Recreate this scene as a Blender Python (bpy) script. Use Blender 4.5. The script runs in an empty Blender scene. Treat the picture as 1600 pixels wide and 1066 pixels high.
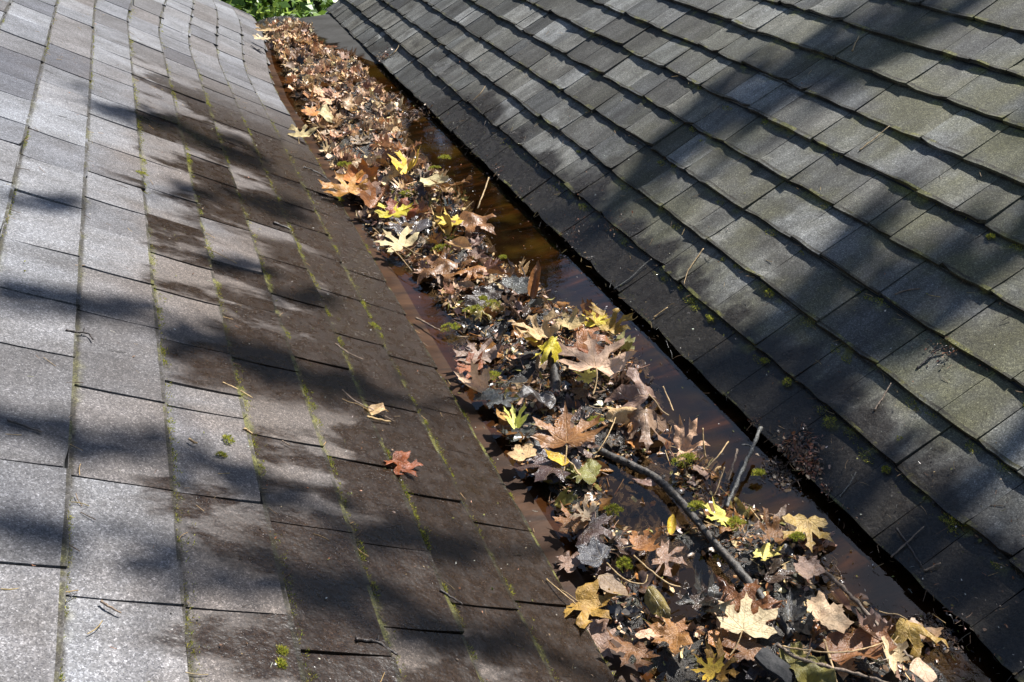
import bpy, math, random
import numpy as np
from mathutils import Vector, Matrix, Quaternion, noise
from mathutils.geometry import delaunay_2d_cdt
random.seed(7); rng = np.random.default_rng(7)
S = bpy.context.scene
COL = S.collection
R = math.radians

# ------------------------------------------------------------------ camera
CAM_F, YAW, PITCH, ROLL = 1359.9, 0.378, 0.559, 0.002      # focal length in photo pixels, angles
PW, PH = 1600.0, 1066.0
CAM = Vector((-0.482, 0.0, 1.234))
GW = 0.635                      # gutter width between the two shingle edges
ZL, AL, AR = 0.003, 0.551, 0.569  # left edge height, slope angles
EXPO = 0.143                    # course exposure
S_OFF = 0.119                   # left: distance of the last full course line from the edge
YEND = 6.25
ZW = -0.023                     # water level
def cam_axes():
    cy, sy, cp, sp = math.cos(YAW), math.sin(YAW), math.cos(PITCH), math.sin(PITCH)
    f = Vector((sy*cp, cy*cp, -sp)); r = Vector((cy, -sy, 0)); u = r.cross(f)
    c, s = math.cos(ROLL), math.sin(ROLL)
    return r*c+u*s, u*c-r*s, f
CR, CU, CF = cam_axes()
cam = bpy.data.cameras.new('camera'); camo = bpy.data.objects.new('camera', cam); COL.objects.link(camo)
m3 = Matrix((CR, CU, -CF)).transposed()
camo.matrix_world = Matrix.Translation(CAM) @ m3.to_4x4()
cam.sensor_width = 36; cam.lens = 36*CAM_F/PW; cam.clip_start = .02; cam.clip_end = 500
S.camera = camo
S.cycles.max_bounces = 6; S.cycles.diffuse_bounces = 2; S.cycles.glossy_bounces = 3; S.cycles.transparent_max_bounces = 8
S.render.resolution_x, S.render.resolution_y = 1024, 682

# ------------------------------------------------------------------ light
SUN_EL, SUN_AZ = R(51), R(68)      # azimuth clockwise from +Y
SUN = Vector((math.sin(SUN_AZ)*math.cos(SUN_EL), math.cos(SUN_AZ)*math.cos(SUN_EL), math.sin(SUN_EL)))
W = bpy.data.worlds.new('World'); S.world = W; W.use_nodes = True
wn = W.node_tree
sky = wn.nodes.new('ShaderNodeTexSky'); sky.sky_type = 'NISHITA'; sky.sun_disc = False
sky.sun_elevation = SUN_EL; sky.sun_rotation = SUN_AZ; sky.air_density = 1.0; sky.dust_density = .6
bg = wn.nodes['Background']; bg.inputs['Strength'].default_value = 0.075
wn.links.new(sky.outputs[0], bg.inputs['Color'])
sl = bpy.data.lights.new('sun', 'SUN'); sl.energy = 5.0; sl.angle = R(.53); sl.color = (1, .98, .95)
so = bpy.data.objects.new('sun', sl); COL.objects.link(so)
so.rotation_euler = SUN.to_track_quat('Z', 'Y').to_euler(); so.location = SUN*20
S.view_settings.view_transform = 'Standard'; S.view_settings.look = 'None'
S.view_settings.exposure = 1.2; S.view_settings.gamma = 1
S.view_settings.use_curve_mapping = False

# ------------------------------------------------------------------ measuring helpers
def ray(px, py):
    return CF + CR*((px-PW/2)/CAM_F) - CU*((py-PH/2)/CAM_F)
def at(px, py, z):
    v = ray(px, py); return CAM + v*((z-CAM.z)/v.z)
UL, NL = Vector((-math.cos(AL), 0, math.sin(AL))), Vector((math.sin(AL), 0, math.cos(AL)))
UR, NR = Vector((math.cos(AR), 0, math.sin(AR))), Vector((-math.sin(AR), 0, math.cos(AR)))
def sstep(a, b, x):
    t = min(1, max(0, (x-a)/(b-a))); return t*t*(3-2*t)
def bulge(y): return .12*sstep(4.4, 6.0, y)
def wav(y, s, k): return .004*noise.noise(Vector((y*1.1, s*2.2, k)))+.002*noise.noise(Vector((y*4, s*5, k+9)))
def PL(s, y, h=0): return Vector((bulge(y), y, ZL)) + UL*s + NL*(h-.007+wav(y, s, 3.3))
def PR(s, y, h=0): return Vector((GW, y, 0)) + UR*s + NR*(h-.013+1.25*wav(y, s, 17.1))
def onL(px, py, h=.008):
    v = ray(px, py); P = Vector((0, 0, ZL))+NL*(h-.007); X = CAM+v*((P-CAM).dot(NL)/v.dot(NL)); return (X-Vector((0, 0, ZL))).dot(UL), X.y
def onR(px, py, h=.01):
    v = ray(px, py); P = Vector((GW, 0, 0))+NR*(h-.013); X = CAM+v*((P-CAM).dot(NR)/v.dot(NR)); return (X-Vector((GW, 0, 0))).dot(UR), X.y

# ------------------------------------------------------------------ node helpers
class NT:
    def __init__(s, name):
        s.m = bpy.data.materials.new(name); s.m.use_nodes = True; s.t = s.m.node_tree
        s.b = s.t.nodes['Principled BSDF']; s.out = s.t.nodes['Material Output']
    def n(s, typ, **kw):
        x = s.t.nodes.new('ShaderNode'+typ)
        for k, v in kw.items(): setattr(x, k, v)
        return x
    def put(s, sock, v):
        if isinstance(v, bpy.types.NodeSocket): s.t.links.new(v, sock)
        elif v is not None:
            if isinstance(v, tuple) and len(v) == 3 and sock.type == 'RGBA': v = (*v, 1)
            sock.default_value = v
    def math(s, op, a, b=None, c=None, clamp=False):
        x = s.n('Math', operation=op, use_clamp=clamp)
        for i, v in enumerate((a, b, c)):
            if v is not None: s.put(x.inputs[i], v)
        return x.outputs[0]
    def mix(s, f, a, b, blend='MIX'):
        x = s.n('Mix', data_type='RGBA', blend_type=blend)
        s.put(x.inputs[0], f); s.put(x.inputs[6], a); s.put(x.inputs[7], b); return x.outputs[2]
    def fmix(s, f, a, b):
        x = s.n('Mix', data_type='FLOAT'); s.put(x.inputs[0], f); s.put(x.inputs[2], a); s.put(x.inputs[3], b); return x.outputs[0]
    def rng(s, v, a, b, c=0.0, d=1.0, smooth=True):
        x = s.n('MapRange', interpolation_type='SMOOTHSTEP' if smooth else 'LINEAR')
        for i, q in enumerate((v, a, b, c, d)): s.put(x.inputs[i], q)
        return x.outputs[0]
    def pos(s):
        if not hasattr(s, '_g'): s._g = s.n('NewGeometry')
        return s._g.outputs['Position']
    def geo(s, k): s.pos(); return s._g.outputs[k]
    def sep(s, v):
        x = s.n('SeparateXYZ'); s.put(x.inputs[0], v); return x.outputs
    def comb(s, a, b, c):
        x = s.n('CombineXYZ')
        for i, q in enumerate((a, b, c)): s.put(x.inputs[i], q)
        return x.outputs[0]
    def noise(s, vec, scale, detail=3, rough=.55, dist=0):
        x = s.n('TexNoise'); s.put(x.inputs['Vector'], vec); x.inputs['Scale'].default_value = scale
        x.inputs['Detail'].default_value = detail; x.inputs['Roughness'].default_value = rough; x.inputs['Distortion'].default_value = dist
        return x.outputs['Fac']
    def voro(s, vec, scale, out='Color', feature='F1'):
        x = s.n('TexVoronoi', feature=feature); s.put(x.inputs['Vector'], vec); x.inputs['Scale'].default_value = scale
        return x.outputs[out]
    def ramp(s, f, stops):
        x = s.n('ValToRGB'); s.put(x.inputs[0], f); e = x.color_ramp.elements
        while len(e) < len(stops): e.new(.5)
        for q, (p, c) in zip(e, stops): q.position = p; q.color = (*c, 1) if len(c) == 3 else c
        return x.outputs[0]
    def bump(s, h, strength, dist, normal=None):
        x = s.n('Bump'); s.put(x.inputs['Height'], h); x.inputs['Strength'].default_value = strength; x.inputs['Distance'].default_value = dist
        if normal is not None: s.put(x.inputs['Normal'], normal)
        return x.outputs[0]
    def bsdf(s, **kw):
        for k, v in kw.items(): s.put(s.b.inputs[k.replace('_', ' ')], v)
        return s.m

# ------------------------------------------------------------------ materials
def shingle_mat(side):
    t = NT('asphalt_shingle_'+side)
    X, Y, Z = t.sep(t.pos())
    sgn, a, x0 = (-1, AL, 0) if side == 'left' else (1, AR, GW)
    sc = t.math('MULTIPLY', t.math('SUBTRACT', X, x0), sgn/math.cos(a))          # distance up the slope
    if side == 'left':
        sc = t.math('ADD', sc, t.math('MULTIPLY', t.rng(Y, 4.4, 6.0), .14))
    uv = t.comb(sc, Y, 0.0)
    oi = t.n('ObjectInfo')
    rnd = t.math('FRACT', t.math('ADD', oi.outputs['Random'], t.geo('Random Per Island')))
    if side == 'left':
        base = t.ramp(rnd, [(0, (.062, .063, .072)), (.2, (.118, .121, .13)), (.36, (.165, .17, .18)), (.5, (.092, .083, .079)), (.62, (.155, .16, .17)), (.8, (.076, .072, .072)), (1, (.13, .134, .145))])
    else:
        base = t.ramp(rnd, [(0, (.034, .034, .033)), (.2, (.088, .09, .088)), (.38, (.108, .104, .09)), (.55, (.165, .167, .162)), (.75, (.05, .048, .043)), (1, (.118, .117, .106))])
    # blend of granules drifting up the slope
    str_ = t.noise(t.comb(t.math('MULTIPLY', sc, 3.0), t.math('MULTIPLY', Y, 16.0), rnd), 1.0, 3)
    base = t.mix(1.0, base, t.ramp(str_, [(.3, (.78, .77, .76)), (.7, (1.18, 1.18, 1.19))] if side == 'left' else [(.32, (.55, .54, .52)), (.5, (.95, .95, .93)), (.68, (1.4, 1.4, 1.38))]), 'MULTIPLY')
    blot = t.noise(t.pos(), 9, 5, .65)
    base = t.mix(1.0, base, t.ramp(blot, [(.3, (.72, .70, .68)), (.65, (1.15, 1.15, 1.15))]), 'MULTIPLY')
    # algae and grime
    alg = t.rng(t.noise(t.pos(), 3.2, 4, .6), .38, .62)
    if side == 'right':
        alg = t.math('MULTIPLY', alg, t.rng(Y, 3.4, 1.0, .1, 1.0))
        base = t.mix(t.math('MULTIPLY', alg, .75), base, (.088, .082, .031))
        blk = t.math('MULTIPLY', t.rng(t.noise(t.comb(t.math('MULTIPLY', sc, 1.3), Y, 9.0), 4.5, 5, .65), .50, .66), t.rng(sc, .75, .15, .15, .85))
        base = t.mix(blk, base, (.024, .021, .016))
    else:
        base = t.mix(t.math('MULTIPLY', t.math('MULTIPLY', alg, t.rng(sc, 1.0, .4)), t.rng(Y, 4.2, 2.2, 0, .7)), base, (.13, .10, .078))
    # wet, silty lower courses
    wn_ = t.noise(t.comb(t.math('MULTIPLY', sc, 2.2), t.math('MULTIPLY', Y, 4.6), 4.0), 1.3, 5, .62, .15)
    if side == 'left':
        scw = t.math('ADD', sc, t.math('MULTIPLY', t.math('SUBTRACT', rnd, .5), .34))
        wet = t.rng(t.math('ADD', scw, t.math('MULTIPLY', t.math('SUBTRACT', wn_, .5), 2.0)), .64, .42)
        for y0, q in ((1.55, .22), (1.0, .09), (2.2, .12), (3.05, .25)):
            wy = t.math('MULTIPLY', t.rng(t.math('ABSOLUTE', t.math('SUBTRACT', Y, t.math('ADD', y0, t.math('MULTIPLY', t.math('SUBTRACT', wn_, .5), .3)))), q, q*.55), t.rng(t.math('ADD', scw, t.math('MULTIPLY', t.math('SUBTRACT', wn_, .5), .8)), .74, .52))
            wet = t.math('MAXIMUM', wet, wy)
        wet = t.math('MULTIPLY', wet, t.rng(Y, 4.6, 3.2)); wet = t.math('MULTIPLY', wet, t.rng(sc, .92, .66))
        gn = t.math('ADD', sc, t.math('ADD', t.math('MULTIPLY', t.math('SUBTRACT', t.noise(t.pos(), 5, 4, .6), .5), .5), t.math('MULTIPLY', t.math('SUBTRACT', rnd, .5), .3)))
        base = t.mix(t.math('MULTIPLY', t.rng(gn, .95, .35), t.rng(Y, 4.6, 2.8, .1, .78)), base, (.088, .070, .057))
        wcol = (.017, .0095, .005)
    else:
        wet = t.rng(t.math('ADD', sc, t.math('MULTIPLY', t.math('SUBTRACT', wn_, .5), .7)), .27, .14)
        wet = t.math('MULTIPLY', wet, t.rng(Y, 5.0, 3.4))
        wcol = (.018, .0145, .011)
    base = t.mix(t.math('MULTIPLY', wet, .95), base, wcol)
    # moss film along the butt edges
    off = S_OFF if side == 'left' else 0.0
    fr = t.math('FRACT', t.math('ADD', t.math('DIVIDE', t.math('SUBTRACT', sc, off), EXPO), 7.985 if side == 'left' else 7.96))
    # fr ~0 just above a butt; ~1 just below the next butt
    nearb = t.rng(fr, .70, .97) if side == 'right' else t.math('MULTIPLY', t.rng(t.math('ADD', fr, t.math('MULTIPLY', t.math('SUBTRACT', t.noise(t.pos(), 22, 3, .6), .5), .22)), .87, .97), t.rng(sc, 1.0, .6, .2, 1.0))
    mn = t.rng(t.noise(t.pos(), 15, 4, .6), .47 if side == 'left' else .50, .64)
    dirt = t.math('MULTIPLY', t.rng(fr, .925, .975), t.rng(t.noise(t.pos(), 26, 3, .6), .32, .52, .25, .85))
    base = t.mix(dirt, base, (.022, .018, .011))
    mn = t.math('MULTIPLY', mn, t.rng(t.noise(t.pos(), 4.3, 2), .42, .56, .1, 1.0))
    moss = t.math('MULTIPLY', t.math('MULTIPLY', nearb, mn), t.rng(Y, 5.0, 2.0, .35, 1.0))
    mcol = t.mix(t.noise(t.pos(), 60, 2), (.06, .065, .018), (.18, .165, .05))
    base = t.mix(t.math('MULTIPLY', moss, .9), base, mcol)
    # granules
    g1 = t.sep(t.voro(t.pos(), 620))[0]
    g2 = t.sep(t.voro(t.pos(), 300))[1]
    gm = t.ramp(g1, [(0, (.42, .42, .46)), (.3, (.85, .84, .82)), (.55, (1.0, .98, .955)), (.86, (1.2, 1.2, 1.2)), (1, (2.0, 2.0, 2.0))])
    base = t.mix(.85, base, t.mix(1.0, base, gm, 'MULTIPLY'))
    base = t.mix(1.0, base, t.ramp(g2, [(0, (.75, .75, .75)), (.8, (1.1, 1.1, 1.1)), (1, (1.5, 1.5, 1.5))]), 'MULTIPLY')
    glit = t.math('MULTIPLY', t.math('GREATER_THAN', g1, .9), .35)
    rough = t.fmix(wet, .78, t.rng(t.noise(t.pos(), 40, 3), .3, .7,   .20, .42))
    rough = t.math('SUBTRACT', rough, t.math('MULTIPLY', glit, .5), clamp=True)
    hgt = t.math('ADD', t.math('MULTIPLY', g1, t.fmix(wet, 1.0, .55)), t.math('MULTIPLY', t.noise(t.pos(), 120, 3), .8))
    nb = t.n('Bump'); t.put(nb.inputs['Height'], hgt); t.put(nb.inputs['Strength'], t.fmix(wet, .55, 1.0)); nb.inputs['Distance'].default_value = .0018; nb = nb.outputs[0]
    return t.bsdf(Base_Color=base, Roughness=rough, Specular_IOR_Level=t.fmix(wet, .3, .30), Normal=nb)

def lining_mat():
    t = NT('brown_gutter_lining')
    X, Y, Z = t.sep(t.pos())
    st = t.noise(t.comb(t.math('MULTIPLY', X, 2.5), t.math('MULTIPLY', Y, 13), 0), 1.5, 5, .65, .4)
    n2 = t.noise(t.pos(), 7, 5, .6)
    c = t.ramp(st, [(.34, (.002, .0013, .001)), (.46, (.010, .0055, .0028)), (.57, (.032, .017, .007)), (.72, (.085, .046, .019))])
    c = t.mix(1.0, c, t.ramp(n2, [(.3, (.6, .58, .55)), (.7, (1.25, 1.2, 1.15))]), 'MULTIPLY')
    c = t.mix(t.rng(X, .20, .08, 0, .8), c, t.ramp(st, [(.3, (.016, .008, .004)), (.7, (.060, .028, .013))]))
    silt = t.math('MULTIPLY', t.rng(X, .11, .17), t.rng(X, .60, .45))
    c = t.mix(t.math('MULTIPLY', silt, .85), c, (.010, .008, .006))
    grn = t.math('MULTIPLY', t.rng(t.noise(t.pos(), 4.2, 3), .5, .66), t.rng(X, .35, .5))
    c = t.mix(t.math('MULTIPLY', grn, .6), c, (.055, .05, .014))
    dry = t.rng(t.math('ADD', t.math('ADD', Y, t.math('MULTIPLY', t.math('SUBTRACT', X, .5), 4.5)), t.math('MULTIPLY', t.math('SUBTRACT', t.noise(t.pos(), 9, 4, .6), .5), 1.6)), 5.2, 5.45)
    c = t.mix(t.math('MULTIPLY', dry, t.rng(X, .4, .46)), c, t.mix(n2, (.035, .033, .030), (.07, .068, .064)))
    r = t.rng(n2, .3, .7, .35, .65)
    nb = t.bump(t.math('ADD', t.noise(t.pos(), 90, 4), t.math('MULTIPLY', t.noise(t.pos(), 600, 2), .4)), .25, .003)
    return t.bsdf(Base_Color=c, Roughness=r, Specular_IOR_Level=t.rng(X, .08, .2, .12, .03), Normal=nb)

def water_mat():
    t = NT('brown_gutter_water')
    nb = t.bump(t.noise(t.pos(), 38, 3, .5), .06, .004)
    fr = t.n('Fresnel'); fr.inputs['IOR'].default_value = 1.34; t.put(fr.inputs['Normal'], nb)
    tr = t.n('BsdfTransparent'); tr.inputs[0].default_value = (.74, .58, .40, 1)
    gl = t.n('BsdfGlossy'); gl.inputs['Roughness'].default_value = .03; t.put(gl.inputs['Normal'], nb)
    gl.inputs['Color'].default_value = (1, 1, 1, 1)
    ms = t.n('MixShader'); t.put(ms.inputs[0], t.math('MULTIPLY', fr.outputs[0], 1.0, clamp=True))
    t.t.links.new(tr.outputs[0], ms.inputs[1]); t.t.links.new(gl.outputs[0], ms.inputs[2])
    t.t.links.new(ms.outputs[0], t.out.inputs['Surface'])
    return t.m

def finish_leaf(t, col, rough, nb, transl=.22, spec=.5):
    t.bsdf(Base_Color=col, Roughness=rough, Normal=nb, Specular_IOR_Level=spec)
    tl = t.n('BsdfTranslucent'); t.put(tl.inputs['Color'], col)
    ms = t.n('MixShader'); ms.inputs[0].default_value = transl
    t.t.links.new(t.b.outputs[0], ms.inputs[1]); t.t.links.new(tl.outputs[0], ms.inputs[2])
    t.t.links.new(ms.outputs[0], t.out.inputs['Surface'])
    return t.m

VEINS = [(0, 1), (.72, .69), (-.72, .69), (.985, .15), (-.985, .15)]
def leaf_mat():
    t = NT('fallen_leaf')
    oi = t.n('ObjectInfo'); col = oi.outputs['Color']; wetd = oi.outputs['Alpha']
    uvn = t.n('UVMap'); uvn.uv_map = 'leaf'
    u, v, _ = t.sep(uvn.outputs[0])
    D = A = None
    for (dx, dy) in VEINS:
        l = math.hypot(dx, dy); dx /= l; dy /= l
        d = t.math('ABSOLUTE', t.math('SUBTRACT', t.math('MULTIPLY', u, dy), t.math('MULTIPLY', v, dx)))
        a = t.math('ADD', t.math('MULTIPLY', u, dx), t.math('MULTIPLY', v, dy))
        d = t.math('ADD', d, t.math('MULTIPLY', t.math('LESS_THAN', a, 0), 5.0))
        if D is None: D, A = d, a
        else:
            f = t.math('LESS_THAN', d, D); A = t.fmix(f, A, a); D = t.math('MINIMUM', D, d)
    main = t.rng(D, t.rng(A, 0, 1, .018, .007, False), t.rng(A, 0, 1, .009, .002, False))
    sec = t.math('PINGPONG', t.math('SUBTRACT', A, t.math('MULTIPLY', D, 1.05)), .075)
    sec = t.math('MULTIPLY', t.rng(sec, .008, .002), .7)
    vein = t.math('MAXIMUM', main, sec)
    obj = t.n('TexCoord').outputs['Object']
    seed = t.comb(t.math('MULTIPLY', oi.outputs['Random'], 40), 0, 0)
    vadd = t.n('VectorMath', operation='ADD'); t.put(vadd.inputs[0], uvn.outputs[0]); t.put(vadd.inputs[1], seed)
    p = vadd.outputs[0]
    n1 = t.noise(p, 2.6, 4, .6); n2 = t.noise(p, 14, 4, .65); n3 = t.noise(p, 45, 2)
    c = t.mix(1.0, col, t.ramp(n1, [(.3, (.55, .48, .42)), (.5, (.95, .93, .9)), (.7, (1.15, 1.15, 1.1))]), 'MULTIPLY')
    edge = t.math('MULTIPLY', t.rng(A, .45, .95), t.rng(n1, .35, .6))
    c = t.mix(t.math('MULTIPLY', edge, .55), c, t.mix(1.0, col, (.42, .30, .22), 'MULTIPLY'))
    c = t.mix(t.rng(n2, .56, .70, 0, .6), c, t.mix(1.0, col, (.28, .20, .14), 'MULTIPLY'))
    c = t.mix(t.math('MULTIPLY', vein, .55), c, t.mix(.35, t.mix(1.0, col, (1.35, 1.25, 1.0), 'MULTIPLY'), (.30, .22, .12)))
    c = t.mix(.3, c, t.mix(1.0, c, t.ramp(n3, [(.3, (.7, .7, .7)), (.7, (1.2, 1.2, 1.2))]), 'MULTIPLY'))
    rough = t.math('ADD', t.math('MULTIPLY', wetd, .5), t.rng(n2, .3, .7, .07, .26))
    nb = t.bump(t.math('ADD', t.math('ADD', t.math('MULTIPLY', vein, -1.0), t.math('MULTIPLY', n2, 1.3)), t.math('MULTIPLY', n1, 2.0)), .75, .0028)
    return finish_leaf(t, c, rough, nb, .15)

def litter_mat(name, rough0=.2, rough1=.75):
    t = NT(name)
    at_ = t.n('Attribute'); at_.attribute_name = 'tint'
    n = t.noise(t.pos(), 160, 3, .6)
    c = t.mix(1.0, at_.outputs['Color'], t.ramp(n, [(.3, (.5, .47, .44)), (.7, (1.3, 1.28, 1.2))]), 'MULTIPLY')
    r = t.fmix(at_.outputs['Alpha'], rough0, rough1)
    nb = t.bump(n, .5, .0015)
    return finish_leaf(t, c, r, nb, .12)

def mud_mat():
    t = NT('wet_leaf_mould')
    n = t.noise(t.pos(), 55, 5, .7); n2 = t.noise(t.pos(), 14, 3)
    c = t.ramp(n, [(.3, (.005, .004, .003)), (.5, (.014, .010, .006)), (.68, (.030, .022, .012)), (.8, (.07, .052, .03))])
    c = t.mix(t.rng(n2, .55, .7, 0, .5), c, (.05, .05, .015))
    g = t.noise(t.pos(), 420, 2)
    return t.bsdf(Base_Color=c, Roughness=t.rng(n, .35, .65, .2, .6), Normal=t.bump(t.math('ADD', n, t.math('MULTIPLY', g, .4)), .9, .008))

def moss_mat():
    t = NT('moss')
    at_ = t.n('Attribute'); at_.attribute_name = 'tint'
    n = t.noise(t.pos(), 120, 2)
    c = t.mix(1.0, at_.outputs['Color'], t.ramp(n, [(.3, (.55, .55, .5)), (.7, (1.3, 1.3, 1.1))]), 'MULTIPLY')
    return finish_leaf(t, c, .7, None, .45, .2)

def wood_mat(name, c0, c1, scale=90, rough=.6):
    t = NT(name)
    o = t.n('TexCoord').outputs['Object']
    n = t.noise(o, scale, 5, .65); g = t.noise(o, scale*.22, 3)
    c = t.mix(t.rng(n, .35, .65), c0, c1)
    c = t.mix(t.rng(g, .5, .65, 0, .5), c, tuple(x*.35 for x in c0))
    return t.bsdf(Base_Color=c, Roughness=rough, Normal=t.bump(n, .7, .003))

def simple(name, c, rough=.7, var=.35, scale=20, bump=.3, bd=.004):
    t = NT(name); n = t.noise(t.pos(), scale, 5, .6)
    col = t.mix(n, tuple(x*(1-var) for x in c), tuple(x*(1+var) for x in c))
    return t.bsdf(Base_Color=col, Roughness=rough, Normal=t.bump(n, bump, bd))

M = dict(sl=shingle_mat('left'), sr=shingle_mat('right'), lining=lining_mat(), water=water_mat(), leaf=leaf_mat(),
         litter=litter_mat('leaf_litter'), mud=mud_mat(), moss=moss_mat(),
         stick=wood_mat('wet_bark', (.010, .008, .006), (.075, .06, .045), 150, .55),
         twig=wood_mat('dry_twig', (.09, .06, .04), (.24, .17, .11), 220, .6),
         dark_twig=wood_mat('dark_twig', (.012, .009, .008), (.05, .036, .028), 220, .4),
         straw=wood_mat('straw', (.25, .15, .06), (.42, .29, .13), 160, .55),
         lichen=wood_mat('lichened_twig', (.02, .018, .014), (.22, .21, .18), 260, .6),
         deck=simple('roofing_felt', (.02, .02, .02)), fascia=simple('painted_board', (.22, .22, .21), .6, .2),
         ground=simple('lawn', (.045, .075, .02), .9, .5, 3, .8, .05), bark=wood_mat('tree_bark', (.06, .045, .035), (.16, .13, .10), 14, .85),
         wall=simple('wall_paint', (.35, .33, .30), .8, .1))

# ------------------------------------------------------------------ object helpers
def obj(name, mesh, mat=None, parent=None):
    o = bpy.data.objects.new(name, mesh); COL.objects.link(o)
    if mat is not None and mesh is not None and not mesh.materials: mesh.materials.append(mat)
    if parent is not None: o.parent = parent
    return o
def mesh(name, v, f, smooth=True):
    me = bpy.data.meshes.new(name); me.from_pydata([tuple(x) for x in v], [], [tuple(int(i) for i in q) for q in f]); me.update()
    if smooth: me.polygons.foreach_set('use_smooth', [True]*len(me.polygons))
    return me
def tag(o, label=None, cat=None, group=None, kind=None):
    if label: o['label'] = label
    if cat: o['category'] = cat
    if group: o['group'] = group
    if kind: o['kind'] = kind
    return o
def tube(pts, radii, seg=8, jit=0.0, seed=0, knots=0):
    """a tapering, slightly knobbly tube through pts"""
    pts = [Vector(p) for p in pts]; n = len(pts)
    v, f = [], []; up = Vector((.3, .2, 1)).normalized()
    rr = random.Random(seed)
    for i, p in enumerate(pts):
        d = (pts[min(i+1, n-1)]-pts[max(i-1, 0)]).normalized()
        a = d.cross(up); a = a.normalized() if a.length > 1e-4 else Vector((1, 0, 0)); b = a.cross(d)
        for k in range(seg):
            an = 2*math.pi*k/seg; r = radii[i]*(1+jit*(rr.random()-.5)*2)
            v.append(p+a*math.cos(an)*r+b*math.sin(an)*r)
    for i in range(n-1):
        for k in range(seg):
            f.append((i*seg+k, i*seg+(k+1) % seg, (i+1)*seg+(k+1) % seg, (i+1)*seg+k))
    f.append(tuple(range(seg))[::-1]); f.append(tuple((n-1)*seg+k for k in range(seg)))
    return v, f
def spline(pts, per=6):
    pts = [Vector(p) for p in pts]; out = []
    for i in range(len(pts)-1):
        p0, p1, p2, p3 = pts[max(i-1, 0)], pts[i], pts[i+1], pts[min(i+2, len(pts)-1)]
        for k in range(per):
            t = k/per
            out.append(.5*((2*p1)+(p2-p0)*t+(2*p0-5*p1+4*p2-p3)*t*t+(3*p1-p0-3*p2+p3)*t**3))
    out.append(pts[-1]); return out

class Soup:
    """gathers many small copies of templates into one mesh with a tint per copy"""
    def __init__(s): s.v, s.f, s.c, s.n = [], [], [], 0
    def add(s, V, F, mat4, col, alpha):
        v = V @ np.array(mat4.to_3x3()).T + np.array(mat4.translation)
        s.v.append(v); s.f.append(F+s.n); s.c.append(np.tile([*col, alpha], (len(v), 1))); s.n += len(v)
    def build(s, name, mat, parent=None):
        v = np.concatenate(s.v); f = np.concatenate(s.f); c = np.concatenate(s.c)
        me = bpy.data.meshes.new(name); me.vertices.add(len(v)); me.vertices.foreach_set('co', v.astype(np.float32).ravel())
        k = f.shape[1]; me.loops.add(f.size); me.loops.foreach_set('vertex_index', f.ravel().astype(np.int32))
        me.polygons.add(len(f)); me.polygons.foreach_set('loop_start', np.arange(0, f.size, k, dtype=np.int32))
        at_ = me.attributes.new('tint', 'FLOAT_COLOR', 'POINT'); at_.data.foreach_set('color', c.astype(np.float32).ravel())
        me.update(calc_edges=True); me.validate(); me.polygons.foreach_set('use_smooth', np.ones(len(me.polygons), dtype=bool))
        return obj(name, me, mat, parent)

# ================================================================== SETTING
gnd = obj('ground', mesh('ground', [(-120, -60, -3.3), (120, -60, -3.3), (120, 220, -3.3), (-120, 220, -3.3)], [(0, 1, 2, 3)]), M['ground'])
tag(gnd, kind='structure')

# ------------------------------------------------------------------ the two roof slopes
SLEN = 2.5; YS = -.9
def roof_deck(P, name):
    ys = np.linspace(YS, YEND-.01, 40); ss = np.linspace(.014, SLEN, 12)
    v = [P(s, y, -.003) for y in ys for s in ss] + [P(s, y, -.03) for y in ys for s in ss]
    n = len(ys)*len(ss); w = len(ss); f = []
    for i in range(len(ys)-1):
        for j in range(w-1):
            q = (i*w+j, i*w+j+1, (i+1)*w+j+1, (i+1)*w+j)
            f.append(q); f.append(tuple(n+k for k in q[::-1]))
    for i in range(len(ys)-1):
        for j in (0, w-1): f.append((i*w+j, (i+1)*w+j, n+(i+1)*w+j, n+i*w+j))
    for j in range(w-1):
        for i in (0, len(ys)-1): f.append((i*w+j, i*w+j+1, n+i*w+j+1, n+i*w+j))
    return mesh(name, v, f)
roofL = tag(obj('roof_slope', roof_deck(PL, 'deckL'), M['deck']), 'sunlit grey shingle roof slope left of the leaf-filled gutter', 'roof')
roofR = tag(obj('roof_slope', roof_deck(PR, 'deckR'), M['deck']), 'darker shingle roof slope with deep shadow lines right of the gutter', 'roof')

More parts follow.
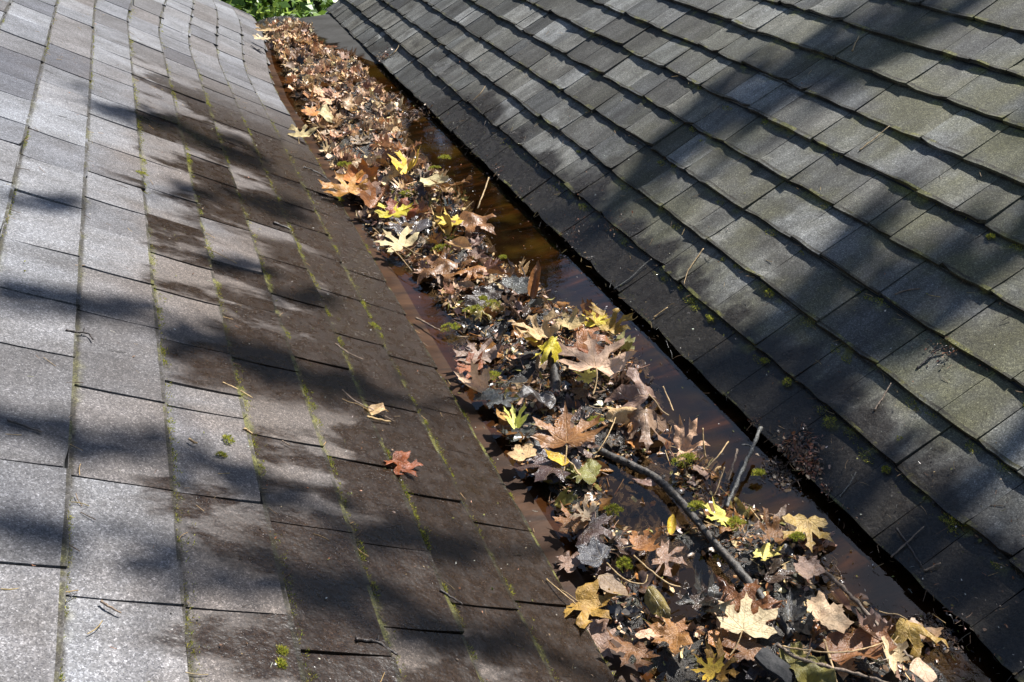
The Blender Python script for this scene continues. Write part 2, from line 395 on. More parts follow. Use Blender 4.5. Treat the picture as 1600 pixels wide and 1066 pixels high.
def tab_mesh(side, k):
    """one shingle tab, 1 wide (local x), butt at y=0, running up under the next course"""
    r = random.Random(k*13+(0 if side == 'L' else 500))
    hb, th, cv = (.0105, .0065, 1.4) if side == 'L' else ((.0185 if k % 2 else .0150), (.0140 if k % 2 else .0105), 1.0)
    ys = [0, .25*EXPO, .6*EXPO, 1.01*EXPO, 1.03*EXPO, 1.22*EXPO]; xs = [-.5, -.25, 0, .25, .5]
    jb = [r.uniform(-.003, .003) for _ in xs]
    if k % 3 == 0: jb[r.choice([0, 4])] += r.uniform(.004, .011)       # a lost corner
    cz = [r.uniform(.002, .006)*(.25 if side == 'L' else 1) if r.random() < .25 else 0 for _ in xs]; cz[1] = cz[2] = cz[3] = 0
    sk = r.uniform(-.008, .008); gap = .013 if side == 'L' else .012
    hx = [r.uniform(-.0012, .0012) for _ in xs]; hx[0] += r.uniform(.0006, .0026) if side == 'L' else r.uniform(-.001, .001); hx[1] += .001; hx[-1] += r.uniform(-.0012, .0004) if side == 'L' else r.uniform(.0005, .0025)
    v = []
    for lay in (0, 1):
        for j, y in enumerate(ys):
            for i, x in enumerate(xs):
                q = max(0, 1-y/EXPO)
                top = .004+(hb-.004)*q**cv+hx[i]*(.6+.4*q)+(cz[i] if j == 0 else 0) if j < 4 else -.0005
                yy = y+(jb[i] if j == 0 else 0)
                xx = x*(1-gap)+sk*(y/EXPO-.5)+(r.uniform(-.004, .004) if abs(x) == .5 else 0)
                v.append((xx, yy, top if lay == 0 else max(top-th, -.0025)))
    f = []; mi = []; w = len(xs); n = w*len(ys)
    for j in range(len(ys)-1):
        for i in range(w-1): f.append((j*w+i, j*w+i+1, (j+1)*w+i+1, (j+1)*w+i)); mi.append(1 if j >= 3 else 0)
    for i in range(w-1): f.append((i+1, i, n+i, n+i+1))
    for j in range(len(ys)-1):
        f.append((j*w, (j+1)*w, n+(j+1)*w, n+j*w)); e = w-1
        f.append(((j+1)*w+e, j*w+e, n+j*w+e, n+(j+1)*w+e))
    me = mesh('tab', v, f, False); me.materials.append(M['sl'] if side == 'L' else M['sr']); me.materials.append(M['deck'])
    for p, k_ in zip(me.polygons, mi+[0]*len(f)): p.material_index = k_
    return me
def joints(row, given=None):
    ys = sorted(given) if given else []
    r = random.Random(row*31+5)
    if not ys: ys = [.9+r.uniform(-.12, .12)]
    while ys[-1] < YEND: ys.append(ys[-1]+r.choice([.17, .2, .22, .24, .27, .29] if row < 90 else [.09, .12, .15, .18, .2, .24])*r.uniform(.92, 1.08))
    while ys[0] > YS: ys.insert(0, ys[0]-r.choice([.2, .22, .24, .27] if row < 90 else [.1, .14, .19, .23]))
    ys[0] = YS; ys[-1] = YEND+.02
    return ys
GL = {1: [.89, 1.089, 1.394, 1.578, 1.784, 2.044, 2.268, 2.481, 2.763, 2.966, 3.175, 3.455, 3.706, 4.012],
      2: [.852, 1.082, 1.317, 1.572, 1.759, 1.974, 2.142, 2.324, 2.57, 2.818, 3.052, 3.323, 3.509, 3.72, 3.919, 4.165],
      3: [.855, 1.088, 1.323, 1.396, 1.552, 1.762, 1.943, 2.18, 2.366, 2.597, 2.863, 3.084, 3.313]}
GR = {2: [1.022, 1.209, 1.411, 1.646, 1.904], 3: [.98, 1.155, 1.365, 1.58, 1.699]}
def visible(P):
    d = P-CAM; z = d.dot(CF)
    if z < .1: return -1
    x, y = PW/2+CAM_F*d.dot(CR)/z, PH/2-CAM_F*d.dot(CU)/z
    return 1/z if -90 < x < PW+90 and -60 < y < PH+90 else -1
def roof(side, parent):
    P = PL if side == 'L' else PR; U, N = (UL, NL) if side == 'L' else (UR, NR)
    lat = Vector((0, 1, 0)) if side == 'L' else Vector((0, -1, 0))
    mes = [tab_mesh(side, k) for k in range(14)]
    items = []
    rows = int(SLEN/EXPO)
    for c in range(-1 if side == 'L' else 0, rows):
        s0 = S_OFF+c*EXPO if side == 'L' else c*EXPO
        # left photo index L_k has s=(6-k)*e+d  ->  c = 6-k
        given = GL.get(6-c) if side == 'L' else GR.get(c)
        if side == 'L' and given: pass
        js = joints(c+(0 if side == 'L' else 100), given)
        for a, b in zip(js[:-1], js[1:]):
            y = (a+b)/2; r = random.Random((7 if side == 'L' else 11)*100003+(c+5)*7919+int(round((a+2)*1000)))
            s = s0+(r.uniform(-.002, .002) if side == 'L' else r.gauss(0, .0022)+.003*noise.noise(Vector((y*2, c, 4))))
            p0 = P(s, y); pu = P(s+EXPO, y)
            p1 = P(s, a); p2 = P(s, b)
            u = (pu-p0).normalized(); l = ((p2-p1) if side == 'L' else (p1-p2)).normalized(); n = l.cross(u).normalized(); l = u.cross(n)
            mx = Matrix((l, u, n)).transposed().to_4x4(); mx.translation = p0+n*r.uniform(0, .0022 if side == 'L' else .0012)
            mx = mx @ Matrix.Diagonal((b-a, 1, .75 if (side == 'R' and c == 0) else 1, 1))
            items.append((visible(P(s+EXPO/2, y)), mx, mes[r.randrange(14)], c))
    items.sort(key=lambda q: -q[0])
    rest_v, rest_f, rest_m, nv = [], [], [], 0
    for i, (vis, mx, me, c) in enumerate(items):
        if i < 300 and vis > 0:
            o = obj('shingle', me, None, parent); o.matrix_world = mx
        else:
            vv = [mx @ q.co for q in me.vertices]
            rest_m += [p.material_index for p in me.polygons]; rest_v += vv; rest_f += [tuple(k+nv for k in p.vertices) for p in me.polygons]; nv += len(vv)
    o = obj('shingle_courses', mesh('shingle_courses', rest_v, rest_f, False), M['sl' if side == 'L' else 'sr'], parent)
    o.data.materials.append(M['deck']); o.data.polygons.foreach_set('material_index', rest_m)
    tag(o, kind='stuff')
roof('L', roofL); roof('R', roofR)
# rake boards closing the far ends
for P, par in ((PL, roofL), (PR, roofR)):
    v = []; ss = np.linspace(-.02, SLEN, 10)
    for s in ss:
        for (dy, h) in ((0, -.004), (.03, -.004), (.03, -.16), (0, -.16)): v.append(P(s, YEND, h)+Vector((0, dy-.005, 0)))
    f = [(i*4+k, i*4+(k+1) % 4, (i+1)*4+(k+1) % 4, (i+1)*4+k) for i in range(len(ss)-1) for k in range(4)] + [(0, 1, 2, 3), tuple(len(v)-4+k for k in (3, 2, 1, 0))]
    obj('rake_board', mesh('rake_board', v, f, False), M['fascia'], par)

# ------------------------------------------------------------------ gutter lining, water
PROF = [(-.06, .014), (-.015, -.010), (.0, -.013), (.05, -.019), (.10, -.029), (.16, -.037), (.26, -.042), (.42, -.041), (.55, -.034), (.64, -.029), (.70, -.0255), (.715, -.025), (.72, .015)]
def prof(x):
    return float(np.interp(x, [p[0] for p in PROF], [p[1] for p in PROF]))
xs = np.unique(np.concatenate([np.linspace(-.06, .70, 60), [.715, .72]])); ys = np.linspace(YS, YEND-.1, 300)
v = []
for y in ys:
    for x in xs:
        b = bulge(y)*max(0, 1-max(0, x)/.3)
        z = prof(x)+.0035*noise.noise(Vector((x*5, y*2.2, 1)))*(1 if 0.02 < x < .66 else 0)+.022*sstep(4.9, 5.5, y+(x-.5)*2)*sstep(.3, .45, x)*(1 if x < .69 else 0)
        v.append((x+b, y, z))
w_ = len(xs); f = [(i*w_+j, i*w_+j+1, (i+1)*w_+j+1, (i+1)*w_+j) for i in range(len(ys)-1) for j in range(w_-1)]
lin = tag(obj('gutter_lining', mesh('gutter_lining', v, f), M['lining']), 'long brown metal valley gutter between the two shingle roofs', 'gutter')
wat = obj('water', mesh('water', [(.06, YS, ZW), (.708, YS, ZW), (.708, YEND-.3, ZW), (.06, YEND-.3, ZW)], [(0, 1, 2, 3)]), M['water']); tag(wat, kind='structure')

# ------------------------------------------------------------------ the bed of leaf mould
LB = [(398, 38), (420, 72), (438, 92), (436, 115), (464, 156), (474, 195), (498, 244), (524, 288), (562, 365), (648, 432), (700, 500), (730, 590), (760, 650), (790, 720), (840, 790), (880, 850), (912, 950), (960, 1066), (985, 1150)]
RB = [(490, 38), (503, 60), (508, 78), (565, 90), (585, 117), (612, 150), (645, 168), (640, 200), (660, 235), (690, 265), (730, 300), (755, 345), (772, 375), (795, 410), (840, 440), (870, 480), (960, 500), (978, 540), (1015, 600), (1030, 655), (1075, 705), (1130, 740), (1150, 790), (1220, 815), (1290, 835), (1300, 880), (1345, 930), (1400, 985), (1465, 1010), (1480, 1066), (1530, 1150)]
def poly_x(px, z):
    P = sorted(((at(a, b, z).y, at(a, b, z).x) for a, b in px)); return [p[0] for p in P], [p[1] for p in P]
lbY, lbX = poly_x(LB, -.03); rbY, rbX = poly_x(RB, -.04)
def xl(y): return float(np.interp(y, lbY, lbX))
def xr(y): return min(float(np.interp(y, rbY, rbX)), .63)-.035*sstep(1.9, 2.4, y)
POOLS = [(at(px, py, ZW), r) for px, py, r in [(1020, 735, .055), (955, 735, .05), (1050, 795, .055), (1000, 800, .055), (1040, 880, .05), (985, 770, .05), (1065, 935, .055), (1110, 900, .045), (1030, 690, .04), (880, 600, .03), (800, 520, .03)]]
def bed(x, y):
    a, b = xl(y), xr(y); t = (x-a)/max(.05, b-a)
    e = min(t, 1-t)
    if e < -.06: return None
    amp = float(np.interp(y, [.5, 1.2, 2.5, 3.2, 4.5, 6], [.020, .022, .022, .026, .030, .036]))
    m = max(0, min(1, e*3.2+.06))**.7
    z = ZW-.014+amp*m+.014*noise.noise(Vector((x*9, y*9, 5)))+.007*noise.noise(Vector((x*34, y*34, 8)))
    for p, r in POOLS:
        d = math.hypot(p.x-x, p.y-y)
        if d < r*1.6: z -= .045*(1-d/(r*1.6))
    return max(z, prof(x)-.002)
gx = np.linspace(.0, .66, 84); gy = np.concatenate([np.arange(.3, 2.6, .0095), np.arange(2.6, YEND-.1, .018)])
idx = {}; v = []; f = []
for i, y in enumerate(gy):
    for j, x in enumerate(gx):
        z = bed(x, y)
        if z is not None: idx[i, j] = len(v); v.append((x, y, z+.003*noise.noise(Vector((x*120, y*120, 2)))))
for (i, j) in list(idx):
    q = [(i, j), (i, j+1), (i+1, j+1), (i+1, j)]
    if all(k in idx for k in q): f.append(tuple(idx[k] for k in q))
bedo = tag(obj('leaf_mould', mesh('leaf_mould', v, f), M['mud']), 'dark wet leaf mould filling the bottom of the gutter', 'debris', kind='stuff')
def top(x, y):
    z = bed(x, y); return max(ZW, z if z is not None else prof(x))

# ================================================================== LEAVES
HALF = [(0, 1.0), (.05, .84), (.155, .775), (.115, .64), (.13, .50), (.17, .43), (.27, .50), (.31, .625), (.40, .575), (.53, .62), (.72, .69), (.63, .52), (.70, .42), (.56, .37), (.44, .28), (.47, .22), (.60, .21), (.80, .13), (.62, .05), (.56, -.07), (.38, -.06), (.26, -.14), (.10, -.10)]
BROAD = [(0, .95), (.08, .82), (.20, .78), (.22, .64), (.36, .66), (.50, .70), (.62, .66), (.58, .50), (.66, .42), (.60, .32), (.62, .20), (.70, .10), (.55, 0), (.44, -.12), (.26, -.10), (.10, -.07)]
OVAL = [(0, 1.0), (.06, .90), (.14, .80), (.22, .66), (.27, .5), (.28, .34), (.24, .18), (.15, .06), (.05, 0)]
def leaf_geo(kind, seed, step=.085, narrow=1.0, bend=0.0, fold=0.0, crinkle=.05, tipcurl=.2, tear=0.0):
    r = random.Random(seed)
    H = {'maple': HALF, 'broad': BROAD, 'oval': OVAL}[kind]
    if kind == 'maple' and seed % 2: H = [(x*(.7 if i in (3, 4, 5, 13, 14, 15) else 1.06), y*(.86 if i in (4, 5, 14) else 1)) for i, (x, y) in enumerate(H)]
    sx = narrow*r.uniform(.92, 1.08)
    la, lb = r.uniform(.8, 1.12), r.uniform(.8, 1.12)      # the two halves never match
    right = [(x*sx*la*r.uniform(.9, 1.1), y*(.5+.5*la)+r.uniform(-.03, .03)) for x, y in H[1:]]
    left = [(-x*sx*lb*r.uniform(.9, 1.1), y*(.5+.5*lb)+r.uniform(-.03, .03)) for x, y in H[1:]]
    out = [H[0]]+right+[(0, -.01)]+left[::-1]
    if tear:   # ragged bites out of the margin
        for _ in range(int(tear)):
            k = r.randrange(2, len(out)-2); out[k] = (out[k][0]*.55, out[k][1]*.6+.15)
    n = len(out)
    pts = [Vector((x, y)) for x, y in out]
    edges = [(i, (i+1) % n) for i in range(n)]
    g = np.arange(-.9, 1.05, step)
    for yy in g:
        for xx in g:
            pts.append(Vector((xx+r.uniform(-.2, .2)*step, yy+r.uniform(-.2, .2)*step)))
    vs, es, fs, *_ = delaunay_2d_cdt(pts, edges, [list(range(n))], 1, 1e-4)
    used = sorted({i for q in fs for i in q}); mp = {k: i for i, k in enumerate(used)}
    uv = [(vs[k].x, vs[k].y) for k in used]; fs = [[mp[i] for i in q] for q in fs]
    V = []
    ph = r.uniform(0, 50)
    for x, y in uv:
        rad = math.hypot(x, y-.25)
        an = math.atan2(x, y)
        # valleys on the veins, raised between them
        zz = .035*rad*(1-math.cos(an*2*math.pi/R(46)))*.5
        crk = crinkle*(.6+.9*rad)
        zz += crk*(noise.noise(Vector((x*2.2+ph, y*2.2, ph)))+.5*noise.noise(Vector((x*5+ph, y*5, ph+7))))
        zz += tipcurl*rad**2*(.6+.8*noise.noise(Vector((math.cos(an)*1.3+ph, math.sin(an)*1.3, 3))))
        X, Y, Z = x, y, zz
        if abs(bend) > 1e-3:
            Rb = 1/bend; Y, Z = (Rb-Z)*math.sin((y-.3)/Rb)+.3, Rb-(Rb-Z)*math.cos((y-.3)/Rb)
        if abs(fold) > 1e-3:
            a = fold*math.tanh(abs(x)*6); X, Z = x*math.cos(a), Z+abs(x)*math.sin(a)
        V.append((X, Y, Z))
    return V, fs, uv
def leaf_mesh(*a, **k):
    V, F, uv = leaf_geo(*a, **k); me = mesh('leaf', V, F)
    l = me.uv_layers.new(name='leaf')
    for p in me.polygons:
        for li, vi in zip(p.loop_indices, p.vertices): l.data[li].uv = uv[vi]
    me.materials.append(M['leaf'])
    return me
def stem_mesh(seed, L=.8, sag=.12):
    r = random.Random(seed); a = r.uniform(-.5, .5)
    pts = spline([(0, .02, .01), (a*.1, -L*.35, .03), (a*.3, -L*.7, .02-sag*.3), (a*.55, -L, -sag*.2)], 4)
    n = len(pts)
    v, f = tube(pts, [.013+.008*abs(i/(n-1)-.35) for i in range(n)], 5)
    return mesh('stem', v, f)
VARS = {}
def variant(kind, style):
    key = (kind, style)
    if key not in VARS:
        st = {'flat': dict(crinkle=.09, tipcurl=.10), 'cup': dict(crinkle=.13, tipcurl=.35), 'dome': dict(crinkle=.13, tipcurl=-.3, bend=-.5),
              'roll': dict(crinkle=.10, tipcurl=.25, bend=1.3), 'fold': dict(crinkle=.12, tipcurl=.15, fold=.9), 'tent': dict(crinkle=.14, tipcurl=-.1, fold=-.75),
              'crisp': dict(crinkle=.20, tipcurl=.55), 'sodden': dict(crinkle=.12, tipcurl=-.08, tear=4), 'narrow': dict(crinkle=.1, tipcurl=.2, fold=1.15, bend=.5)}[style]
        VARS[key] = [leaf_mesh(kind, hash_s(kind+style)+k*17, **dict(st, crinkle=st['crinkle']*(.8+.4*k), narrow=(1, .8, 1.1, .7)[k], tear=st.get('tear', 0)+(0, 2, 0, 3)[k])) for k in range(4)]
    return VARS[key]
def hash_s(s): return sum(ord(c)*(i+3) for i, c in enumerate(s)) % 9973
def srgb(r, g, b): return tuple(((x/255+.055)/1.055)**2.4 if x > 10 else x/255/12.92 for x in (r, g, b))
def place(o, base, tip, tilt=0, roll=0, lift=.006):
    """lay a leaf: base and tip are points in the gutter, tilt raises the tip, roll banks it"""
    d = (tip-base); L = min(max(d.length, .045), .085 if base.y > 3.3 else .125 if base.y > 2.2 else .12); y = d.normalized()
    x = y.cross(Vector((0, 0, 1))).normalized(); z = x.cross(y)
    m = Matrix((x, y, z)).transposed().to_4x4()
    m = m @ Matrix.Rotation(R(tilt), 4, 'X') @ Matrix.Rotation(R(roll), 4, 'Y') @ Matrix.Scale(L, 4)
    m.translation = base+Vector((0, 0, lift)); o.matrix_world = m
COLS = dict(tan=(.56, .38, .19), pale=(.62, .48, .29), brown=(.19, .09, .035), chestnut=(.28, .125, .04), dark=(.055, .036, .026), slate=(.075, .072, .075),
            yellow=(.62, .46, .03), lemon=(.72, .66, .16), orange=(.50, .20, .03), rust=(.30, .10, .03), olive=(.21, .18, .05), mauve=(.26, .165, .115), rosy=(.48, .27, .15), fawn=(.54, .36, .21), ochre=(.36, .22, .04), purple=(.075, .048, .042), copper=(.26, .075, .025))
# base px, tip px, z above water at base / tip, colour, dryness, kind, style, tilt, roll, stem, label
HERO = [
 ((408, 62), (452, 42), .10, 'pale', 1, 'maple', 'cup', 6, 8, 0, 'pale tan maple leaf topping the pile at the far end of the gutter'),
 ((418, 50), (432, 25), .11, 'tan', 1, 'maple', 'roll', 40, 0, 0, 'curled tan leaf standing up at the very far end of the pile'),
 ((484, 180), (512, 160), .07, 'orange', .8, 'maple', 'cup', 10, 10, 0, 'rust orange leaf on the left side of the far leaf pile'),
 ((500, 176), (522, 160), .08, 'pale', 1, 'broad', 'tent', 15, 10, 0, 'small whitish leaf beside the rust orange one in the far pile'),
 ((468, 214), (492, 194), .05, 'tan', 1, 'maple', 'crisp', 12, 0, 1, 'tan pointed leaf on the left rim of the far pile'),
 ((634, 272), (662, 250), .045, 'yellow', .7, 'maple', 'fold', 10, -10, 0, 'bright yellow folded leaf near the right water in the upper pile'),
 ((548, 302), (522, 286), .05, 'orange', .6, 'maple', 'cup', 20, 0, 0, 'orange leaf curling on the left rim of the pile by the twig'),
 ((556, 288), (578, 270), .05, 'orange', .8, 'broad', 'roll', 25, 0, 0, 'small golden orange leaf behind the orange curled leaf'),
 ((556, 300), (602, 290), .045, 'mauve', .6, 'broad', 'flat', 4, 0, 0, 'flat mauve brown leaf beside the orange curled leaf'),
 ((585, 324), (612, 306), .05, 'rust', .4, 'maple', 'fold', 25, 0, 0, 'dark rust red folded leaf behind the small yellow leaf'),
 ((614, 338), (622, 316), .055, 'yellow', .7, 'maple', 'cup', 20, 0, 0, 'small yellow leaf between two rust red leaves'),
 ((624, 338), (640, 322), .05, 'copper', .5, 'broad', 'cup', 25, 10, 0, 'small copper red leaf right of the yellow one'),
 ((630, 386), (576, 352), .045, 'pale', 1, 'maple', 'flat', 6, -8, 1, 'large pale tan maple leaf lying flat on the left edge of the pile'),
 ((648, 360), (600, 335), .04, 'slate', .1, 'broad', 'sodden', 8, 0, 0, 'wet slate grey leaf just behind the large pale maple leaf'),
 ((664, 292), (712, 284), .05, 'pale', 1, 'broad', 'roll', 12, -12, 0, 'whitish curled leaf on the right rim of the upper pile'),
 ((706, 290), (722, 304), .045, 'chestnut', .6, 'maple', 'crisp', 20, 0, 0, 'small chestnut leaf at the end of the whitish curled leaf'),
 ((700, 368), (664, 332), .035, 'ochre', .6, 'oval', 'fold', 8, 0, 0, 'slender yellowish leaf left of the domed brown leaf'),
 ((708, 352), (690, 332), .05, 'yellow', .7, 'maple', 'cup', 10, 0, 0, 'yellow leaf tip showing behind the domed brown leaf'),
 ((740, 335), (728, 374), .06, 'chestnut', .35, 'maple', 'dome', -14, 0, 0, 'large domed chestnut leaf with pale veins on the right rim'),
 ((702, 380), (742, 402), .04, 'tan', .8, 'oval', 'fold', 6, 10, 1, 'narrow tan leaf below the domed brown leaf'),
 ((690, 415), (664, 432), .04, 'mauve', .4, 'broad', 'tent', 0, 0, 0, 'pinkish brown leaf, left of a row of three above the mossy mounds'),
 ((702, 408), (702, 440), .045, 'brown', .2, 'maple', 'dome', -10, 0, 0, 'wet brown drooping leaf, middle of a row above the mossy mounds'),
 ((740, 416), (726, 440), .045, 'chestnut', .3, 'maple', 'dome', -8, 0, 0, 'reddish brown leaf, right of a row above the mossy mounds'),
 ((762, 426), (800, 434), .035, 'brown', .3, 'oval', 'fold', 5, 0, 0, 'brown narrow leaf lying towards the right water below the domed leaf'),
 ((832, 468), (846, 434), .05, 'chestnut', .4, 'oval', 'narrow', 35, 0, 0, 'rolled brown leaf standing up on the right rim of the pile'),
 ((800, 452), (828, 440), .04, 'slate', .15, 'broad', 'cup', 12, 0, 0, 'shiny grey leaf left of the rolled standing leaf'),
 ((848, 524), (824, 502), .075, 'tan', .8, 'maple', 'crisp', 12, 0, 0, 'tan star shaped leaf behind the yellow hand shaped leaf'),
 ((866, 530), (836, 566), .085, 'yellow', .6, 'maple', 'tent', -18, -8, 0, 'vivid yellow hand shaped maple leaf on top of the heap'),
 ((840, 534), (812, 530), .07, 'yellow', .5, 'oval', 'cup', 10, 0, 0, 'small yellow lobe left of the yellow hand shaped leaf'),
 ((902, 530), (966, 530), .07, 'chestnut', .4, 'maple', 'dome', 6, 16, 0, 'large rusty brown domed leaf crowning the heap by the water'),
 ((930, 508), (924, 488), .085, 'yellow', .7, 'maple', 'cup', 25, 0, 0, 'small yellow leaf standing at the top of the heap'),
 ((952, 514), (968, 494), .075, 'ochre', .7, 'maple', 'crisp', 20, 0, 0, 'yellowish crumpled leaf at the right top of the heap'),
 ((888, 512), (906, 494), .08, 'tan', .9, 'maple', 'roll', 25, 0, 0, 'curled tan leaf at the back of the heap'),
 ((932, 576), (916, 536), .08, 'pale', 1, 'maple', 'cup', 14, 0, 1, 'pale cream maple leaf with yellow base at the heap front'),
 ((930, 566), (876, 552), .06, 'rust', .6, 'oval', 'fold', 6, 25, 0, 'long rust brown leaf edge under the pale cream leaf'),
 ((924, 592), (886, 580), .05, 'lemon', .8, 'maple', 'flat', 6, 0, 1, 'bright lemon leaf glowing in the dark below the heap'),
 ((1014, 618), (974, 566), .06, 'mauve', .7, 'maple', 'tent', 8, 10, 1, 'large tan brown pointed leaf at the right rim of the pile'),
 ((952, 640), (1000, 640), .055, 'tan', .6, 'broad', 'tent', 0, 14, 1, 'orange tan leaf with a long stalk left of the grey drooping leaf'),
 ((1006, 640), (1014, 688), .06, 'mauve', .5, 'maple', 'tent', -16, 0, 0, 'greyish drooping leaf hanging over the blue pool'),
 ((886, 694), (882, 632), .05, 'chestnut', .35, 'maple', 'cup', 10, -4, 1, 'large glossy chestnut maple leaf fanning upwards in the middle'),
 ((806, 668), (798, 636), .05, 'lemon', .7, 'maple', 'fold', 16, 0, 0, 'twisted lemon yellow leaf above the large dark maple leaf'),
 ((794, 658), (776, 644), .045, 'ochre', .7, 'oval', 'cup', 10, 0, 0, 'small yellow brown scrap left of the twisted lemon leaf'),
 ((752, 612), (708, 592), .03, 'pale', .9, 'maple', 'fold', 10, -10, 0, 'pale tan leaf poking out over the left metal strip'),
 ((868, 622), (806, 630), .035, 'slate', .15, 'oval', 'crisp', 4, 0, 0, 'fuzzy grey leaf above the twisted lemon leaf'),
 ((784, 612), (764, 640), .03, 'slate', .1, 'broad', 'sodden', 0, 0, 0, 'dark sodden grey leaf at the left rim below the green moss'),
 ((744, 580), (708, 572), .03, 'copper', .5, 'maple', 'crisp', 10, 0, 0, 'reddish brown crumpled leaf on the left rim beside green moss'),
 ((752, 562), (728, 540), .035, 'mauve', .4, 'maple', 'cup', 10, 0, 0, 'dull brown leaf above the reddish crumpled leaf'),
 ((872, 724), (788, 742), .03, 'purple', .15, 'maple', 'cup', 4, -6, 0, 'large dark glossy maple leaf with sharp lobes on the left rim'),
 ((872, 716), (840, 678), .035, 'slate', .2, 'oval', 'flat', 6, 0, 0, 'long slate blue leaf left of the chestnut maple leaf'),
 ((888, 724), (838, 712), .04, 'yellow', .4, 'oval', 'crisp', 6, 0, 0, 'ragged yellow strip above the dark glossy maple leaf'),
 ((822, 716), (804, 700), .04, 'tan', .8, 'broad', 'cup', 10, 0, 0, 'small tan scrap above the dark glossy maple leaf'),
 ((930, 742), (880, 732), .03, 'olive', .3, 'broad', 'sodden', 0, 0, 0, 'greyish olive leaf right of the dark glossy maple leaf'),
 ((902, 826), (874, 792), .03, 'chestnut', .4, 'maple', 'cup', 8, -6, 0, 'chestnut leaf on the left rim below the dark maple leaf'),
 ((922, 806), (892, 796), .035, 'pale', .9, 'maple', 'crisp', 8, 0, 0, 'small pale scrap on top of the chestnut leaf'),
 ((912, 822), (972, 836), .03, 'purple', .2, 'maple', 'dome', 0, 8, 0, 'dark brown ribbed leaf beside the left end of the pool'),
 ((940, 876), (896, 856), .028, 'slate', .15, 'broad', 'crisp', 4, 0, 0, 'shiny grey crumpled leaf below the ribbed dark leaf'),
 ((900, 884), (866, 868), .02, 'mauve', .3, 'broad', 'sodden', 0, 0, 0, 'sodden torn leaf stuck to the left metal strip'),
 ((992, 854), (1046, 846), .03, 'chestnut', .4, 'maple', 'roll', 10, -10, 1, 'curled chestnut leaf lying in the blue pool left of the stick'),
 ((1028, 868), (1076, 884), .026, 'mauve', .1, 'maple', 'sodden', 2, 0, 0, 'wet lilac brown leaf below the curled chestnut leaf'),
 ((1048, 836), (1050, 804), .035, 'yellow', .5, 'oval', 'fold', 14, 0, 0, 'narrow yellow leaf left of the stick in the pool'),
 ((1132, 808), (1092, 820), .045, 'lemon', .7, 'maple', 'crisp', 8, 0, 0, 'yellow leaf with green moss, just right of the stick'),
 ((1216, 834), (1168, 828), .045, 'brown', .4, 'maple', 'crisp', 8, 0, 0, 'brown crumpled leaf right of the yellow mossy one'),
 ((1262, 812), (1270, 862), .045, 'ochre', .6, 'maple', 'flat', -6, 0, 0, 'olive ochre maple leaf reaching over the right water'),
 ((1188, 862), (1232, 888), .045, 'lemon', .7, 'maple', 'roll', 8, -12, 0, 'pale yellow green curled leaf below the ochre leaf'),
 ((1270, 900), (1244, 872), .035, 'mauve', .4, 'broad', 'crisp', 10, 0, 0, 'greyish pink crumpled leaf below the ochre leaf'),
 ((938, 900), (986, 946), .035, 'mauve', .7, 'oval', 'cup', 4, -8, 0, 'smooth tan oval leaf with a dark hole near the left rim'),
 ((1012, 918), (1048, 970), .035, 'olive', .4, 'oval', 'tent', 0, 8, 0, 'olive green leaf with pale midrib right of the tan oval leaf'),
 ((902, 940), (956, 976), .025, 'ochre', .7, 'maple', 'crisp', 4, 0, 1, 'yellowish tan leaf with raised stalk over the left metal strip'),
 ((914, 986), (962, 1030), .015, 'mauve', .4, 'broad', 'sodden', 0, 0, 0, 'flat brown leaf half sunk on the left metal strip'),
 ((1160, 985), (1165, 932), .05, 'pale', 1, 'maple', 'flat', 10, 0, 1, 'clean pale cream maple leaf with reddish stalk beside the stick'),
 ((1116, 1052), (1076, 1022), .045, 'yellow', .8, 'maple', 'cup', 8, 0, 0, 'bright yellow maple leaf at the bottom edge of the photo'),
 ((1118, 1048), (1146, 1040), .042, 'ochre', .6, 'maple', 'crisp', 12, 0, 0, 'mustard leaf touching the bright yellow leaf at the bottom'),
 ((1234, 968), (1232, 926), .045, 'slate', .1, 'maple', 'fold', 8, 0, 0, 'silvery grey folded leaf right of the stick end'),
 ((1282, 968), (1318, 950), .05, 'pale', 1, 'broad', 'flat', 6, -6, 0, 'pale tan leaf right of the silvery grey leaf'),
 ((1300, 925), (1330, 968), .04, 'mauve', .6, 'oval', 'narrow', 4, 0, 0, 'rolled pinkish leaf between the pale tan leaf and a twig'),
 ((1080, 945), (1100, 920), .03, 'dark', .05, 'maple', 'crisp', 10, 0, 0, 'black glossy crumpled leaf left of the clean cream leaf'),
 ((1416, 968), (1484, 1010), .045, 'ochre', .6, 'maple', 'tent', 4, -10, 1, 'yellow brown maple leaf with upright stalk at the right water edge'),
 ((1394, 1016), (1396, 1062), .05, 'pale', 1, 'maple', 'fold', 4, 0, 1, 'small cream leaf below the twig near the bottom right'),
 ((1432, 1030), (1462, 1085), .05, 'pale', 1, 'oval', 'roll', 0, -8, 0, 'large curled cream leaf cut by the bottom edge'),
 ((1330, 994), (1376, 1062), .04, 'brown', .4, 'broad', 'roll', 4, 6, 0, 'big translucent brown leaf under the long twig at bottom right'),
 ((1350, 984), (1390, 1012), .045, 'mauve', .6, 'maple', 'fold', 8, 0, 0, 'grey pink folded leaf left of the long dark twig end'),
 ((990, 1010), (968, 1050), .03, 'brown', .4, 'maple', 'cup', 4, 0, 0, 'brown leaf at the lower left rim near the bottom edge'),
 ((1060, 990), (1015, 1012), .035, 'chestnut', .4, 'maple', 'crisp', 6, 0, 0, 'orange brown crumpled leaf left of the bright yellow leaf'),
 ((1240, 1052), (1290, 1030), .04, 'olive', .5, 'broad', 'crisp', 4, 0, 0, 'dull olive leaf under the twigs at the bottom'),
 ((1180, 1005), (1150, 1040), .035, 'brown', .2, 'broad', 'sodden', 4, 0, 0, 'dark brown wet leaf beneath the clean cream leaf'),
]
stems = [stem_mesh(k, .55+.1*k, .2) for k in range(4)]
for me in stems: me.materials.append(M['straw'])
